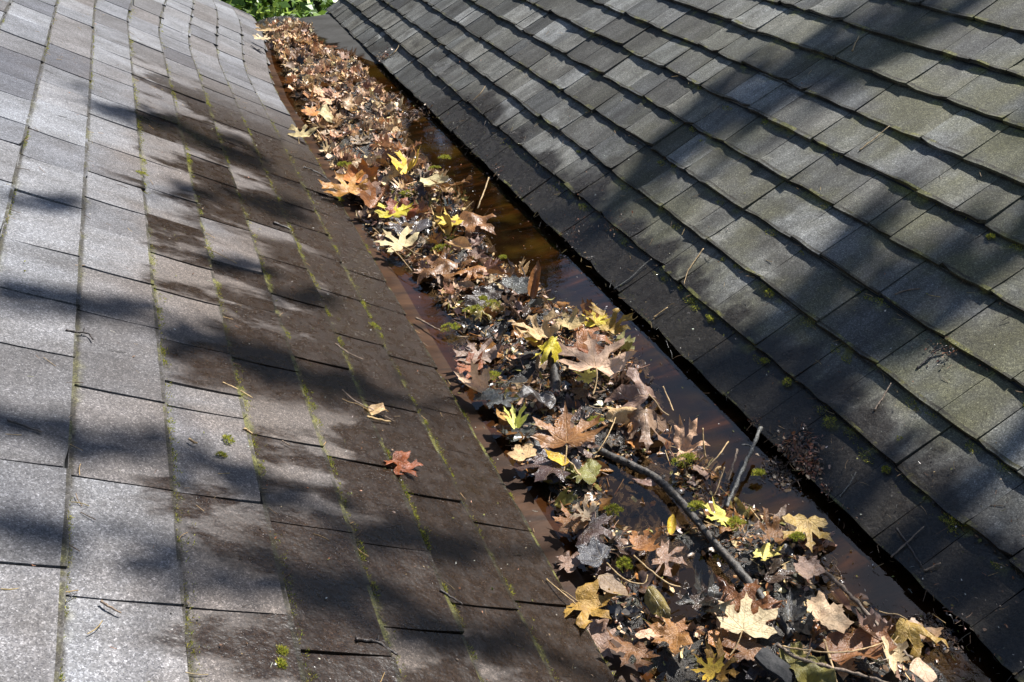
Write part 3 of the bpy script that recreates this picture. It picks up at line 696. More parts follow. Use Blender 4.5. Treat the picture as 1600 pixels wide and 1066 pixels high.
def new_leaf(kind, style, k, colour, dry, name=None):
    me = variant(kind, style)[k % 4]
    o = obj(name or ('oval_leaf' if kind == 'oval' else 'maple_leaf'), me)
    c = colour; o.color = (*c, dry); return o
def jitcol(c, r, a=.18):
    b = 1+r.uniform(-a, a); return tuple(max(.005, x*b*(1+r.uniform(-.08, .08))) for x in c)
rr = random.Random(21)
for k, (b, tpx, hz, cn, dry, kind, style, tilt, roll, st, label) in enumerate(HERO):
    B, T = at(*b, ZW+hz), at(*tpx, ZW+hz)
    o = new_leaf(kind, style, (0, 2, 1, 2, 0)[k % 5], jitcol(COLS[cn], rr, .06), dry)
    if cn in ('yellow', 'lemon'): T = B+(T-B)*.8
    place(o, B, T, tilt, roll, 0)
    tag(o, label, 'leaf', 'fallen leaves in the gutter')
    if st: obj('stem', stems[k % 4], None, o)
# the leaf lying by itself on the left slope
def lay_on(P, s, y, px_dir, size, N, h=.012, tilt=0, roll=0):
    d = px_dir.normalized(); z = N; x = d.cross(z).normalized(); z = x.cross(d)
    m = Matrix((x, d, z)).transposed().to_4x4() @ Matrix.Rotation(R(tilt), 4, 'X') @ Matrix.Rotation(R(roll), 4, 'Y') @ Matrix.Scale(size, 4)
    m.translation = P(s, y, h); return m
s0, y0 = onL(612, 722); s1, y1 = onL(640, 745); d = PL(s1, y1)-PL(s0, y0)
o = new_leaf('maple', 'crisp', 1, COLS['copper'], .35); o.matrix_world = lay_on(PL, s0, y0, d, .062, NL)
tag(o, 'copper red maple leaf lying alone on the left shingles', 'leaf', 'fallen leaves in the gutter')
s0, y0 = onL(566, 640); s1, y1 = onL(600, 652); d = PL(s1, y1)-PL(s0, y0)
o = new_leaf('oval', 'crisp', 2, COLS['tan'], .4, 'oval_leaf'); o.matrix_world = lay_on(PL, s0, y0, d, .055, NL)
tag(o, 'shrivelled pinkish leaf with thin stalk on the left shingles', 'leaf', 'fallen leaves in the gutter'); obj('stem', stems[3], None, o)

# countable leaves of the pile that nothing tells apart
LOOK = dict(tan='light tan', brown='brown', chestnut='chestnut', mauve='dull brown', rosy='pinkish tan', fawn='fawn', pale='cream', dark='blackish', slate='slate grey', purple='purple brown', olive='olive')
SHAPE = dict(crisp='crumpled', cup='cupped', roll='rolled', fold='folded', tent='tented', flat='flat', sodden='ragged', dome='domed')
WHERE = [(1.25, 'by the thick stick'), (1.7, 'around the blue pool'), (2.15, 'below the paired moss mounds'), (2.6, 'by the large pale leaf'),
         (3.2, 'near the first yellow leaves'), (3.8, 'low in the far pile'), (4.6, 'midway up the far pile'), (9, 'at the far gutter end')]
def scatter(n, ya, yb, size, cols, styles, seed, zadd=(.0, .03), emin=.09):
    r = random.Random(seed); made = 0
    while made < n:
        y = r.uniform(ya, yb); a, b = xl(y), xr(y)
        t = r.uniform(emin+.05, 1-emin); x = a+(b-a)*t
        if any(math.hypot(p.x-x, p.y-y) < q*.9 for p, q in POOLS): continue
        cn, dry = r.choice(cols); L = r.uniform(*size); style = r.choice(styles)
        an = r.uniform(0, 2*math.pi); B = Vector((x, y, top(x, y)+r.uniform(*zadd)))
        kind = r.choice(['maple', 'maple', 'broad', 'maple', 'oval'])
        o = new_leaf(kind, style, r.randrange(4), jitcol(COLS[cn], r), dry*r.uniform(.6, 1.1))
        place(o, B, B+Vector((math.cos(an), math.sin(an), 0))*L, r.uniform(-1, 1)*(24 if ya > 3 else 20), r.uniform(-1, 1)*(26 if ya > 3 else 20), .004)
        side = 'left' if t < .36 else 'right' if t > .64 else 'middle'
        lab = f"small {LOOK[cn]} {SHAPE[style]} {'oval' if kind == 'oval' else 'maple'} leaf {next(w for q, w in WHERE if y < q)}, {side} side" if side != 'middle' else f"small {LOOK[cn]} {SHAPE[style]} {'oval' if kind == 'oval' else 'maple'} leaf {next(w for q, w in WHERE if y < q)}, centre"
        tag(o, lab, 'leaf', 'small leaves heaped in the gutter'); made += 1
FARC = [('tan', .9), ('tan', .9), ('brown', .5), ('mauve', .5), ('mauve', .8), ('rosy', .6), ('mauve', .7), ('chestnut', .8), ('pale', 1), ('rosy', .8), ('fawn', .8), ('fawn', .6)]
MIDC = [('brown', .3), ('dark', .1), ('mauve', .4), ('chestnut', .4), ('slate', .1), ('purple', .1), ('olive', .4), ('mauve', .3), ('chestnut', .2), ('fawn', .6), ('brown', .15)]
scatter(112, 3.15, 5.85, (.05, .088), FARC, ['crisp', 'cup', 'crisp', 'fold', 'roll', 'tent', 'flat', 'sodden'], 5, (.0, .014))
scatter(46, 2.1, 3.3, (.045, .075), MIDC+FARC, ['crisp', 'roll', 'cup', 'fold', 'sodden', 'tent'], 6, (.0, .012))
scatter(50, .7, 2.1, (.045, .08), MIDC+[('dark', .1), ('purple', .1), ('slate', .1), ('dark', .3)], ['sodden', 'crisp', 'cup', 'dome', 'flat', 'crisp', 'fold'], 8, (-.002, .010), .06)

# ------------------------------------------------------------------ leaf litter: scraps nobody could count
def tri(fs):
    out = []
    for q in fs:
        for i in range(1, len(q)-1): out.append((q[0], q[i], q[i+1]))
    return np.array(out)
TEMPL = []
for k in range(6):
    V, F, _ = leaf_geo('maple' if k % 2 else 'broad', 900+k, step=.22, crinkle=.22, tipcurl=.5, bend=[0, 1.2, -1, 2, .6, 0][k], fold=[.8, 0, .3, 0, -.7, 1.1][k])
    TEMPL.append((np.array(V), tri(F)))
SCRAP = []
for k in range(14):
    r = random.Random(k+70)
    if k < 10:      # torn bit of leaf: a curved, ragged sheet
        m = r.randint(6, 9); el = r.uniform(.3, .8); cu = r.uniform(-.5, .5); V = [(0, 0, 0)]
        for i in range(m):
            a = 2*math.pi*i/m; q = r.uniform(.4, 1.25); x, y = math.cos(a)*q, math.sin(a)*q*el; V.append((x, y, cu*x*x+r.uniform(-.12, .12)))
        F = [(0, 1+i, 1+(i+1) % m) for i in range(m)]
    else:           # bit of stalk or needle
        V = []; F = []; c = r.uniform(-.4, .4)
        for i in range(4):
            x = -1.6+3.2*i/3
            for q in range(3): a = q*2.09; V.append((x, c*x*x*.4+.09*math.cos(a), .09*math.sin(a)+.04*x))
        for i in range(3):
            for q in range(3): F += [(i*3+q, i*3+(q+1) % 3, i*3+3+q), (i*3+(q+1) % 3, i*3+3+(q+1) % 3, i*3+3+q)]
    SCRAP.append((np.array(V), np.array(F)))
def rotm(r, tilt, L):
    return Matrix.Rotation(r.uniform(0, 6.28), 4, 'Z') @ Matrix.Rotation(R(r.gauss(0, tilt)), 4, 'X') @ Matrix.Rotation(R(r.gauss(0, tilt)), 4, 'Y') @ Matrix.Scale(L, 4)
so_ = Soup(); r = random.Random(99)
def litter(n, ya, yb, tem, size, cols, tilt, zadd, edge=(.05, .97), clump=True):
    k = 0
    while k < n:
        y = r.uniform(ya, yb); a, b = xl(y), xr(y); x = a+(b-a)*r.uniform(*edge)
        inpool = any(math.hypot(p.x-x, p.y-y) < q for p, q in POOLS)
        if inpool and r.random() < .93: continue
        if clump and noise.noise(Vector((x*14, y*14, 2.2))) < r.uniform(-.6, .3): continue
        cn, dry = r.choice(cols); V, F = r.choice(tem)
        m = rotm(r, tilt, r.uniform(*size)); m.translation = Vector((x, y, top(x, y)+r.uniform(*zadd)))
        so_.add(V, F, m, jitcol(COLS[cn], r, .35), min(1, dry*r.uniform(.4, 1.2))); k += 1
litter(700, 3.1, 5.95, TEMPL, (.02, .055), FARC+[('dark', .2)], 18, (0, .014))
litter(1300, 2.6, 5.95, SCRAP, (.008, .026), FARC+[('dark', .2)], 26, (0, .012))
litter(150, 1.9, 3.1, TEMPL, (.03, .06), MIDC+FARC[:4], 25, (0, .012))
litter(2600, 1.5, 3.2, SCRAP, (.005, .018), MIDC+FARC[:5], 32, (0, .01))
litter(90, .6, 1.9, TEMPL, (.03, .06), MIDC, 18, (0, .006))
litter(3600, .6, 1.9, SCRAP, (.003, .013), MIDC+FARC[:3], 30, (0, .006))
tag(so_.build('leaf_litter', M['litter']), 'mass of broken brown leaf scraps covering the gutter bottom', 'leaf litter', kind='stuff')

# ================================================================== STICKS AND TWIGS
def twig(name, pts, rad, mat, label, seg=7, jit=.18, side=None, taper=.6, cat='twig'):
    P = spline(pts, 6 if rad < .008 else 12); n = len(P); rs = random.Random(len(label)*7+int(P[0].y*1000))
    P = [p+Vector((rs.uniform(-1, 1), rs.uniform(-1, 1), rs.uniform(-1, 1)))*rad*(.35 if rad < .008 else .14) for p in P]
    v, f = tube(P, [rad*(1-(1-taper)*i/(n-1))*(1+.18*math.sin(i*1.9+rs.random()) if rad < .008 else 1+.18*noise.noise(Vector((i*.1, rad*900, 1)))) for i in range(n)], seg, jit, int(P[0].x*1e4))
    o = obj(name, mesh(name, [q-P[0] for q in v], f), mat); o.location = P[0]
    tag(o, label, cat, 'twigs and sticks in the gutter and on the roof')
    for (i, d, L) in (side or []):
        a = P[int(i*(n-1))]; e = a+Vector(d)*L
        v, f = tube(spline([a, (a+e)/2+Vector((0, 0, L*.12)), e], 3), [rad*.45]*6+[rad*.2], 5)
        obj('side_twig', mesh('side_twig', [q-P[0] for q in v], f), mat, o)
    return o
def g(px, py, h): return at(px, py, ZW+h)
def rl(px, py, h=.013): s, y = onL(px, py, h); return PL(s, y, h)
def rrp(px, py, h=.016): s, y = onR(px, py, h); return PR(s, y, h)
twig('stick', [g(930, 702, .002), g(975, 722, .006), g(1023, 746, .012), g(1062, 782, .02), g(1121, 853, .028), g(1179, 920, .028), g(1236, 995, .018)],   .0088, M['stick'], 'thick dark wet stick lying along the pool in the near gutter', 14, .16, [(.22, (-.5, .5, .5), .014), (.38, (.6, .4, .5), .02), (.6, (-.7, .1, .4), .012), (.83, (.7, .3, .4), .016)], .85, 'stick')
twig('stick', [g(862, 520, .05), g(866, 560, .035), g(868, 600, .02), g(868, 630, .006)], .0125, M['stick'], 'short black wet stick running down from the leaf heap', 10, .12, None, .9, 'stick')
twig('twig', [g(1284, 890, .03), g(1312, 914, .04), g(1345, 948, .045), g(1392, 1000, .04), g(1426, 1030, .035)], .0042, M['twig'], 'long brown twig along the right water at bottom right', 7, .12, None, .75)
twig('twig', [g(1216, 1008, .045), g(1250, 1030, .05), g(1300, 1044, .05), g(1350, 1056, .05), g(1400, 1072, .045)], .0034, M['twig'], 'grey brown twig crossing leaves at the bottom edge', 7, .15, [(.3, (.6, .3, .4), .03)], .7)
twig('twig', [g(1188, 668, .055), g(1176, 700, .045), g(1164, 725, .035), g(1148, 762, .03), g(1134, 792, .02)], .0045, M['lichen'], 'frosted mossy twig leaning from the right shingle edge', 7, .3, [(.25, (-.7, .3, .2), .035)], .8)
twig('twig', [g(1152, 702, .035), g(1146, 725, .03), g(1138, 752, .02)], .003, M['twig'], 'short brown twig left of the frosted mossy twig', 6)
twig('twig', [g(1132, 730, .045), g(1124, 755, .03), g(1116, 775, .02)], .0017, M['straw'], 'thin pale stalk left of the short brown twig', 5)
twig('leaf_stalk', [g(1098, 669, .075), g(1099, 690, .055), g(1102, 716, .025)], .0016, M['straw'], 'upright orange stalk standing in mossy debris by the right water', 6, .1, None, 1.2, 'stalk')
twig('leaf_stalk', [g(1222, 1010, .055), g(1260, 1016, .06), g(1310, 1020, .06), g(1350, 1014, .06), g(1385, 1002, .055)], .0016, M['straw'], 'long curving orange stalk crossing the bottom right leaves', 6, .1, None, .8, 'stalk')
twig('leaf_stalk', [g(1288, 1000, .045), g(1300, 1040, .05), g(1310, 1075, .045)], .0024, M['straw'], 'pale straight stalk pointing down at the bottom edge', 6, .1, None, .8, 'stalk')
twig('leaf_stalk', [g(990, 868, .04), g(1015, 890, .045), g(1045, 912, .04), g(1068, 918, .03)], .0017, M['straw'], 'thin orange stalk below the curled chestnut leaf', 6, .1, None, .8, 'stalk')
twig('leaf_stalk', [g(854, 905, .035), g(878, 926, .04), g(900, 944, .035)], .0016, M['straw'], 'yellow stalk sticking out over the left metal strip', 6, .1, None, .8, 'stalk')
twig('leaf_stalk', [g(948, 880, .04), g(975, 905, .045), g(1005, 912, .04), g(1012, 898, .045)], .0015, M['straw'], 'hooked yellow stalk above the olive green leaf', 6, .1, None, .8, 'stalk')
twig('twig', [g(838, 662, .03), g(862, 694, .035), g(890, 722, .03), g(908, 745, .025)], .0034, M['straw'], 'tan twig beneath the chestnut maple leaf', 7, .12, None, .8)
twig('leaf_stalk', [g(962, 652, .04), g(950, 680, .045), g(934, 706, .035)], .0015, M['straw'], 'straight pale stalk right of the chestnut maple leaf', 6, .1, None, .8, 'stalk')
twig('leaf_stalk', [g(1036, 604, .05), g(1048, 632, .03), g(1052, 642, .03)], .0016, M['straw'], 'orange stalk hanging over the right water beside the brown leaf', 6, .1, None, 1.2, 'stalk')
twig('twig', [g(764, 278, .06), g(756, 300, .045), g(746, 326, .03)], .0028, M['straw'], 'upright straw stalk by the right water in the upper gutter', 6, .1, None, .8)
twig('leaf_stalk', [g(612, 388, .045), g(628, 404, .04), g(644, 424, .025)], .0016, M['straw'], 'reddish stalk trailing from the large pale maple leaf', 6, .1, None, .8, 'stalk')
twig('twig', [g(650, 497, .02), g(668, 506, .02), g(688, 517, .02)], .0032, M['twig'], 'short pale twig on the left metal strip', 6)
twig('twig', [g(812, 410, .03), g(820, 430, .035), g(832, 470, .03)], .003, M['dark_twig'], 'dark twig beside the rolled standing leaf', 6)
twig('twig', [g(704, 360, .03), g(760, 366, .02)], .003, M['dark_twig'], 'dark twig behind the domed chestnut leaf', 6)
twig('twig', [g(1138, 690, .03), g(1120, 715, .04), g(1098, 736, .035)], .0018, M['straw'], 'thin bent twig above the mossy debris by the pool', 5)
# twigs on the left shingles
for pts, rad, mt, lab in [
    ([(475, 262), (492, 268), (508, 278), (522, 288)], .0032, 'dark_twig', 'bent dark twig at the left shingle edge beside the orange leaf'),
    ([(428, 348), (440, 352), (456, 359)], .005, 'dark_twig', 'stubby dark twig on the left slope above the mossy joints'),
    ([(13, 655), (34, 662), (66, 674)], .0022, 'dark_twig', 'thin dark twig on the leftmost shingle column'),
    ([(103, 514), (122, 518), (138, 520), (146, 530)], .0022, 'dark_twig', 'forked dark twig on the left slope near the shadow band'),
    ([(319, 386), (345, 398), (371, 412)], .0012, 'straw', 'hair thin straw on the upper left shingles'),
    ([(348, 598), (370, 608), (394, 622)], .0016, 'straw', 'thin pale straw across a left shingle joint'),
    ([(534, 610), (555, 628), (590, 645), (617, 660)], .0014, 'twig', 'fine reddish twig beside the shrivelled leaf on left shingles'),
    ([(572, 652), (590, 656), (610, 660)], .003, 'straw', 'golden splinter on the left shingles above the copper leaf'),
    ([(524, 538), (545, 552), (568, 562)], .0018, 'copper' if False else 'twig', 'reddish twig on the wet left shingles'),
    ([(556, 1000), (590, 1004), (622, 1024)], .0028, 'dark_twig', 'dark rotten twig on the lower left shingles'),
    ([(296, 685), (302, 690), (308, 692)], .0022, 'straw', 'tiny tan bud scale left of the loose moss tuft'),
    ([(380, 670), (387, 674), (394, 679)], .0024, 'straw', 'tiny pale husk right of the loose moss tuft'),
    ([(440, 690), (452, 697)], .0012, 'twig', 'small curved twig between moss lines on left shingles'),
    ([(158, 938), (172, 948), (190, 957)], .0016, 'twig', 'broken twig on a left shingle joint at bottom left'),
    ([(688, 922), (706, 934), (724, 944)], .0022, 'dark_twig', 'wet black twig scrap on lower left shingles')]:
    twig('twig', [rl(*p) for p in pts], rad, M[mt], lab, 6, .2, [(.5, (.3, .7, .3), .012)] if 'forked' in lab or 'rotten' in lab else None)
for pts, rad, mt, lab in [
    ([(1099, 388), (1086, 406), (1074, 424), (1068, 444)], .0018, 'straw', 'bent pale stalk caught under a right shingle edge'),
    ([(1021, 496), (1043, 480)], .0022, 'straw', 'short pale stick on the lowest right course'),
    ([(1366, 640), (1378, 622), (1392, 597)], .002, 'twig', 'small stick casting a thin shadow on the right shingles'),
    ([(1398, 459), (1415, 453), (1438, 450)], .0022, 'twig', 'brown twig lying in the shadow band of the right slope'),
    ([(1332, 79), (1336, 68), (1342, 56)], .0024, 'straw', 'tiny pale stick near the top right shadow band'),
    ([(1343, 236), (1365, 218), (1390, 197)], .0018, 'straw', 'straw along a joint in the upper right shingles'),
    ([(734, 160), (750, 146), (758, 134)], .0018, 'straw', 'pale straw across the second right course, far part'),
    ([(690, 142), (706, 128)], .002, 'lichen', 'greenish straw on the far right shingle edge'),
    ([(600, 92), (616, 82), (626, 66)], .0024, 'straw', 'tan stalk on leaf scraps at the far right edge'),
    ([(960, 452), (985, 435), (1005, 415), (1018, 405)], .0022, 'lichen', 'frosted grass stem on the lowest right course'),
    ([(1400, 826), (1418, 850), (1440, 885)], .0024, 'dark_twig', 'dark twig crossing a joint on the near right course'),
    ([(1392, 870), (1420, 845), (1444, 822)], .0018, 'twig', 'pale seed stalk crossing the dark twig on the right'),
    ([(1444, 892), (1470, 880)], .002, 'twig', 'short grey twig right of the crossing twigs'),
    ([(1312, 776), (1326, 758), (1338, 738)], .0014, 'lichen', 'thin whitish straw on the near right course'),
    ([(1432, 575), (1450, 560), (1462, 548), (1480, 540)], .0024, 'dark_twig', 'crumbly dark twig under a right shingle edge')]:
    twig('twig', [rrp(*p) for p in pts], rad, M[mt], lab, 6, .2)
# piece of bark
B = g(1213, 1040, .045)
vb = []; rb = random.Random(4)
for iy in range(6):
    for ix in range(5):
        x = (ix/4-.5)*.036+rb.uniform(-.002, .002); y = (iy/5-.5)*.06+rb.uniform(-.004, .004)*(iy in (0, 5)); vb.append((x, y, .002*math.cos(x*60)+rb.uniform(0, .0025)))
nb_ = len(vb); vb += [(x, y, z-.006) for x, y, z in vb]; fb = []
for iy in range(5):
    for ix in range(4):
        q = (iy*5+ix, iy*5+ix+1, iy*5+ix+6, iy*5+ix+5); fb += [q, tuple(nb_+k for k in q[::-1])]
ring = [0, 1, 2, 3, 4, 9, 14, 19, 24, 29, 28, 27, 26, 25, 20, 15, 10, 5]
fb += [(ring[(i+1) % 18], ring[i], nb_+ring[i], nb_+ring[(i+1) % 18]) for i in range(18)]
o = obj('bark_piece', mesh('bark_piece', vb, fb, False), wood_mat('charcoal_bark', (.008, .008, .008), (.03, .028, .027), 160, .85)); o.location = B; o.rotation_euler = (.15, .1, R(24)); tag(o, 'charcoal grey flake of bark at the bottom edge of the gutter', 'bark')

# ================================================================== MOSS
BLADE = (np.array([(-.16, 0, 0), (.16, 0, 0), (.05, .12, .55), (0, .3, 1.0)]), np.array([(0, 1, 2), (0, 2, 3)]))
MC = [(.25, .29, .04), (.40, .40, .06), (.50, .46, .08), (.16, .20, .03), (.42, .36, .09)]
def moss_patch(S_, P, n, rx, ry, hz, nrm, r, ax=None, blade=.005, cols=MC):
    z = nrm; x = (ax or Vector((0, 1, 0))); x = (x-z*x.dot(z)).normalized(); y = z.cross(x)
    ph = r.uniform(0, 99)
    for _ in range(n):
        a = r.uniform(0, 6.283); q = math.sqrt(r.random())
        q *= .75+.5*noise.noise(Vector((math.cos(a)*1.6+ph, math.sin(a)*1.6, ph)))
        u, w = math.cos(a)*q, math.sin(a)*q
        h = hz*max(0, 1-q*q)*(.7+.6*noise.noise(Vector((u*3+ph, w*3, 1))))
        p = P+x*u*rx+y*w*ry+z*h
        d = (z+x*u*.9+y*w*.9+Vector((r.gauss(0, .4), r.gauss(0, .4), r.gauss(0, .4)))).normalized()
        m = d.to_track_quat('Z', 'Y').to_matrix().to_4x4() @ Matrix.Rotation(r.uniform(0, 6.28), 4, 'Z') @ Matrix.Scale(blade*r.uniform(.6, 1.3), 4)
        m.translation = p; S_.add(*BLADE, m, jitcol(r.choice(cols), r, .3), 1)
def dome(P, rx, ry, hz, nrm):
    pass
rm = random.Random(17); Z1 = Vector((0, 0, 1))
for (px, py, h, rx, ry, lab) in [
    (637, 301, .04, .045, .025, 'bright green moss mound in the upper gutter left of the whitish leaf'), (537, 256, .045, .035, .022, 'small moss tuft on the left rim above the orange leaf'),
    (528, 312, .015, .025, .02, 'yellow green moss tuft at the left rim under the orange leaf'), (690, 386, .035, .035, .024, 'olive moss mound below the domed chestnut leaf'),
    (740, 482, .035, .034, .02, 'rounded moss mound, left of a pair in mid gutter'), (769, 474, .035, .026, .028, 'mossy lump, right of a pair in mid gutter'),
    (703, 510, .02, .03, .022, 'moss tuft on the left rim below the paired mounds'), (769, 586, .03, .026, .018, 'green moss tuft beside the reddish crumpled leaf'),
    (932, 656, .06, .022, .018, 'moss ball resting on the chestnut maple leaf'), (1074, 716, .035, .034, .022, 'moss on the dark debris island right of the pool'),
    (1090, 790, .035, .022, .016, 'moss clinging to the upper side of the thick stick'), (1150, 816, .05, .022, .018, 'moss beside the yellow leaf right of the stick'),
    (958, 796, .025, .026, .018, 'moss tuft at the left end of the blue pool'), (975, 880, .025, .02, .02, 'moss on a dark twig left of the curled chestnut leaf'),
    (1185, 738, .02, .018, .012, 'yellow moss scrap floating by the right shingle edge'), (755, 466, .04, .016, .014, 'small yellow moss tuft behind the paired mounds'),
    (695, 245, .05, .03, .02, 'yellow green moss near the right water in the upper pile'), (678, 262, .05, .03, .015, 'moss strip beside the bright yellow folded leaf'),
    (786, 402, .03, .018, .012, 'moss speck on the right rim below the domed leaf'), (1246, 838, .045, .016, .012, 'green moss scrap left of the ochre leaf')]:
    S1 = Soup(); P = g(px, py, h); moss_patch(S1, Vector((0, 0, 0)), 620, rx, ry, ry*.75, Z1, rm, Vector((1, 0, 0)), .0055)
    o = S1.build('moss_clump', M['moss']); o.location = P-Vector((0, 0, ry*.4)); tag(o, lab, 'moss', 'moss clumps in the gutter')
for (fn, N, px, py, rx, ry, lab) in [
    (rl, NL, 584, 510, .016, .02, 'pale moss tuft on a joint of the left slope'), (rl, NL, 355, 690, .016, .014, 'loose green moss tuft on the left shingles'),
    (rl, NL, 345, 712, .008, .01, 'moss crumb just below the loose moss tuft'), (rl, NL, 440, 1020, .01, .008, 'green moss dot at the bottom of the left slope, upper'),
    (rl, NL, 438, 1040, .01, .008, 'green moss dot at the bottom of the left slope, lower'), (rl, NL, 222, 272, .014, .02, 'moss tuft on a butt edge in the upper left slope'),
    (rrp, NR, 1296, 660, .02, .018, 'brown green moss patch on the lowest right course'), (rrp, NR, 1404, 688, .016, .012, 'moss ball with a pale bud on a right joint'),
    (rrp, NR, 1384, 735, .012, .01, 'bright moss dot on the near right course'), (rrp, NR, 1490, 815, .026, .016, 'dark brown moss tuft under the near right shingle edge'),
    (rrp, NR, 1202, 458, .022, .014, 'golden moss cushion under a right shingle edge in mid slope'), (rrp, NR, 1548, 370, .012, .01, 'moss dot at the far right under a shingle edge'),
    (rrp, NR, 1195, 564, .014, .01, 'moss dot under the second right shingle edge'), (rrp, NR, 1110, 498, .024, .01, 'moss strip under the second right shingle edge'),
    (rrp, NR, 1230, 597, .016, .012, 'moss cushion where a right joint meets the shadow line')]:
    S1 = Soup(); moss_patch(S1, Vector((0, 0, 0)), 300, rx, ry, min(rx, ry)*.55, N, rm, None, .0042)
    o = S1.build('moss_clump', M['moss']); o.location = fn(px, py, .009); tag(o, lab, 'moss', 'moss clumps on the shingles')
# moss along butts and joints: nobody could count it
S2 = Soup()
for c in range(-1, 8):
    s = S_OFF+c*EXPO
    for k in range(1200):
        y = .6+4.2*rm.random()**1.4; dens = noise.noise(Vector((y*4.5, c*3.1, 7)))+.35*noise.noise(Vector((y*17, c*5.1, 2)))
        if dens < rm.uniform(-.22, .30)+(0 if c < 5 else .1)+(.12 if c > 4 else 0): continue
        ss = s-abs(rm.gauss(0, .009 if c < 5 else .003))-.001
        moss_patch(S2, PL(ss, y, .0035), 6, .006, .005, .003, NL, rm, None, .0042)
for c in range(1, 9):
    s = c*EXPO
    for k in range(700):
        y = rm.uniform(.5, 3.6); dens = noise.noise(Vector((y*4, c*3.1, 27)))+.35*noise.noise(Vector((y*15, c*5.1, 22)))
        if dens < rm.uniform(.1, .6)+c*.03: continue
        moss_patch(S2, PR(s-abs(rm.gauss(0, .02))-.002, y, .004), 5, .006, .004, .002, NR, rm, None, .0036)
for _ in range(85):
    c = rm.choice([-1, 0, 0, 1, 1, 2, 2, 3, 4]); y = .65+3*rm.random()**1.5; q = rm.uniform(.5, 1.2)
    moss_patch(S2, PL(S_OFF+c*EXPO-rm.uniform(.004, .012), y, .004), int(90*q), .026*q, .010*q, .005, NL, rm, Vector((0, 1, rm.uniform(-.2, .2))), .0042)
for _ in range(70):
    c = rm.choice([1, 1, 1, 2, 2, 3, 3, 4, 5]); y = .55+2.3*rm.random()**1.5; q = rm.uniform(.5, 1.3)
    moss_patch(S2, PR(c*EXPO-rm.uniform(.006, .03), y, .005), int(90*q), .026*q, .012*q, .005, NR, rm, Vector((0, 1, rm.uniform(-.3, .3))), .0042)
tag(S2.build('moss_film', M['moss']), 'thin yellow green moss growing along the shingle edges', 'moss', kind='stuff')

# ------------------------------------------------------------------ crumbs and specks lying on the shingles
S3 = Soup(); r = random.Random(3)
CR_ = [((.62, .60, .55), .6), ((.10, .06, .035), .4), ((.25, .17, .09), .7), ((.03, .025, .02), .2), ((.16, .16, .03), .9), ((.3, .12, .05), .6)]
def crumb(P, N, size, col=None):
    V, F = r.choice(SCRAP); m = N.to_track_quat('Z', 'Y').to_matrix().to_4x4() @ rotm(r, 30, size); m.translation = P
    c, d = col or r.choice(CR_); S3.add(V, F, m, jitcol(c, r, .3), d)
for _ in range(900):
    y = .6+3.6*r.random()**1.5; s = abs(r.gauss(0, .5)); 
    if s < 1.3: crumb(PL(s, y, .011), NL, r.uniform(.0012, .0035))
for _ in range(900):
    y = .5+3.8*r.random()**1.5; s = abs(r.gauss(0, .32))
    if s < 1.5: crumb(PR(s, y, .0165), NR, r.uniform(.0012, .0035))
for _ in range(500):
    y = .5+4*r.random()**1.4; x = r.uniform(xr(y), .64) if r.random() < .75 else r.uniform(.0, xl(y))
    crumb(Vector((x, y, max(ZW, prof(x))+.002)), Z1, r.uniform(.001, .004))
def needle(P, N, size):
    V, F = SCRAP[r.randrange(10, 14)]; m = N.to_track_quat('Z', 'Y').to_matrix().to_4x4() @ rotm(r, 5, size); m.translation = P
    c, d = r.choice(CR_[1:4]+[((.35, .24, .10), .8)]); S3.add(V, F, m, jitcol(c, r, .3), d)
for _ in range(420):
    y = .6+3.8*r.random()**1.3; c = r.randint(-1, 6); s = S_OFF+c*EXPO-abs(r.gauss(0, .012)) if r.random() < .6 else r.uniform(0, 1.1)
    needle(PL(s, y, .010), NL, r.uniform(.002, .009))
for _ in range(560):
    y = .5+4*r.random()**1.3; c = min(9, int(abs(r.gauss(0, 2.6)))); s = c*EXPO-abs(r.gauss(0, .014)) if r.random() < .6 else abs(r.gauss(0, .4))
    needle(PR(s, y, .014 if s > 0 else .018), NR, r.uniform(.002, .009))
for _ in range(900):    # dirt caught under the right-hand butts and along the edge over the water
    y = .5+4.6*r.random()**1.3; c = min(8, int(abs(r.gauss(0, 1.6))))
    if noise.noise(Vector((y*3.5, c*2.3, 12))) < r.uniform(-.2, .5): continue
    s = c*EXPO-abs(r.gauss(0, .008))-.002
    if c == 0: s = abs(r.gauss(0, .012)); 
    crumb(PR(s, y, .007 if c else .0185), NR, r.uniform(.0015, .0055), r.choice([((.05, .035, .025), .2), ((.16, .09, .05), .4), ((.12, .12, .03), .9), ((.3, .2, .12), .6)]))
# heaps of rotted scraps on the right edge
for (px, py, rad, n, big) in [(1250, 708, .04, 520, .0065), (1215, 740, .035, 260, .006), (1270, 735, .02, 90, .006), (1290, 765, .014, 60, .004), (1180, 660, .016, 60, .003), (645, 168, .07, 140, .014), (610, 140, .06, 90, .014), (600, 90, .06, 50, .012), (900, 365, .05, 120, .004), (960, 345, .05, 90, .004), (1475, 985, .03, 200, .005), (1445, 975, .02, 90, .005), (1470, 550, .03, 90, .004), (770, 265, .03, 30, .006)]:
    P0 = at(px, py, .01) if px < 700 else rrp(px, py, .012)
    for _ in range(n):
        dx, dy = r.gauss(0, rad*.5), r.gauss(0, rad*.7); X = P0.x+dx; Y = P0.y+dy
        if X > GW-.004:
            s = (X-GW)/math.cos(AR); crumb(PR(s, Y, .014+abs(r.gauss(0, rad*.08))), NR, r.uniform(.4, 1.2)*big, r.choice([((.16, .09, .05), .3), ((.05, .035, .03), .1), ((.3, .2, .13), .5), ((.32, .12, .06), .4)]))
        else: crumb(Vector((X, Y, max(ZW+.002, min(0, -.03+dx*.2)))), Z1, r.uniform(.4, 1.2)*big, r.choice([((.1, .06, .04), .3), ((.04, .03, .025), .1), ((.2, .13, .08), .5)]))
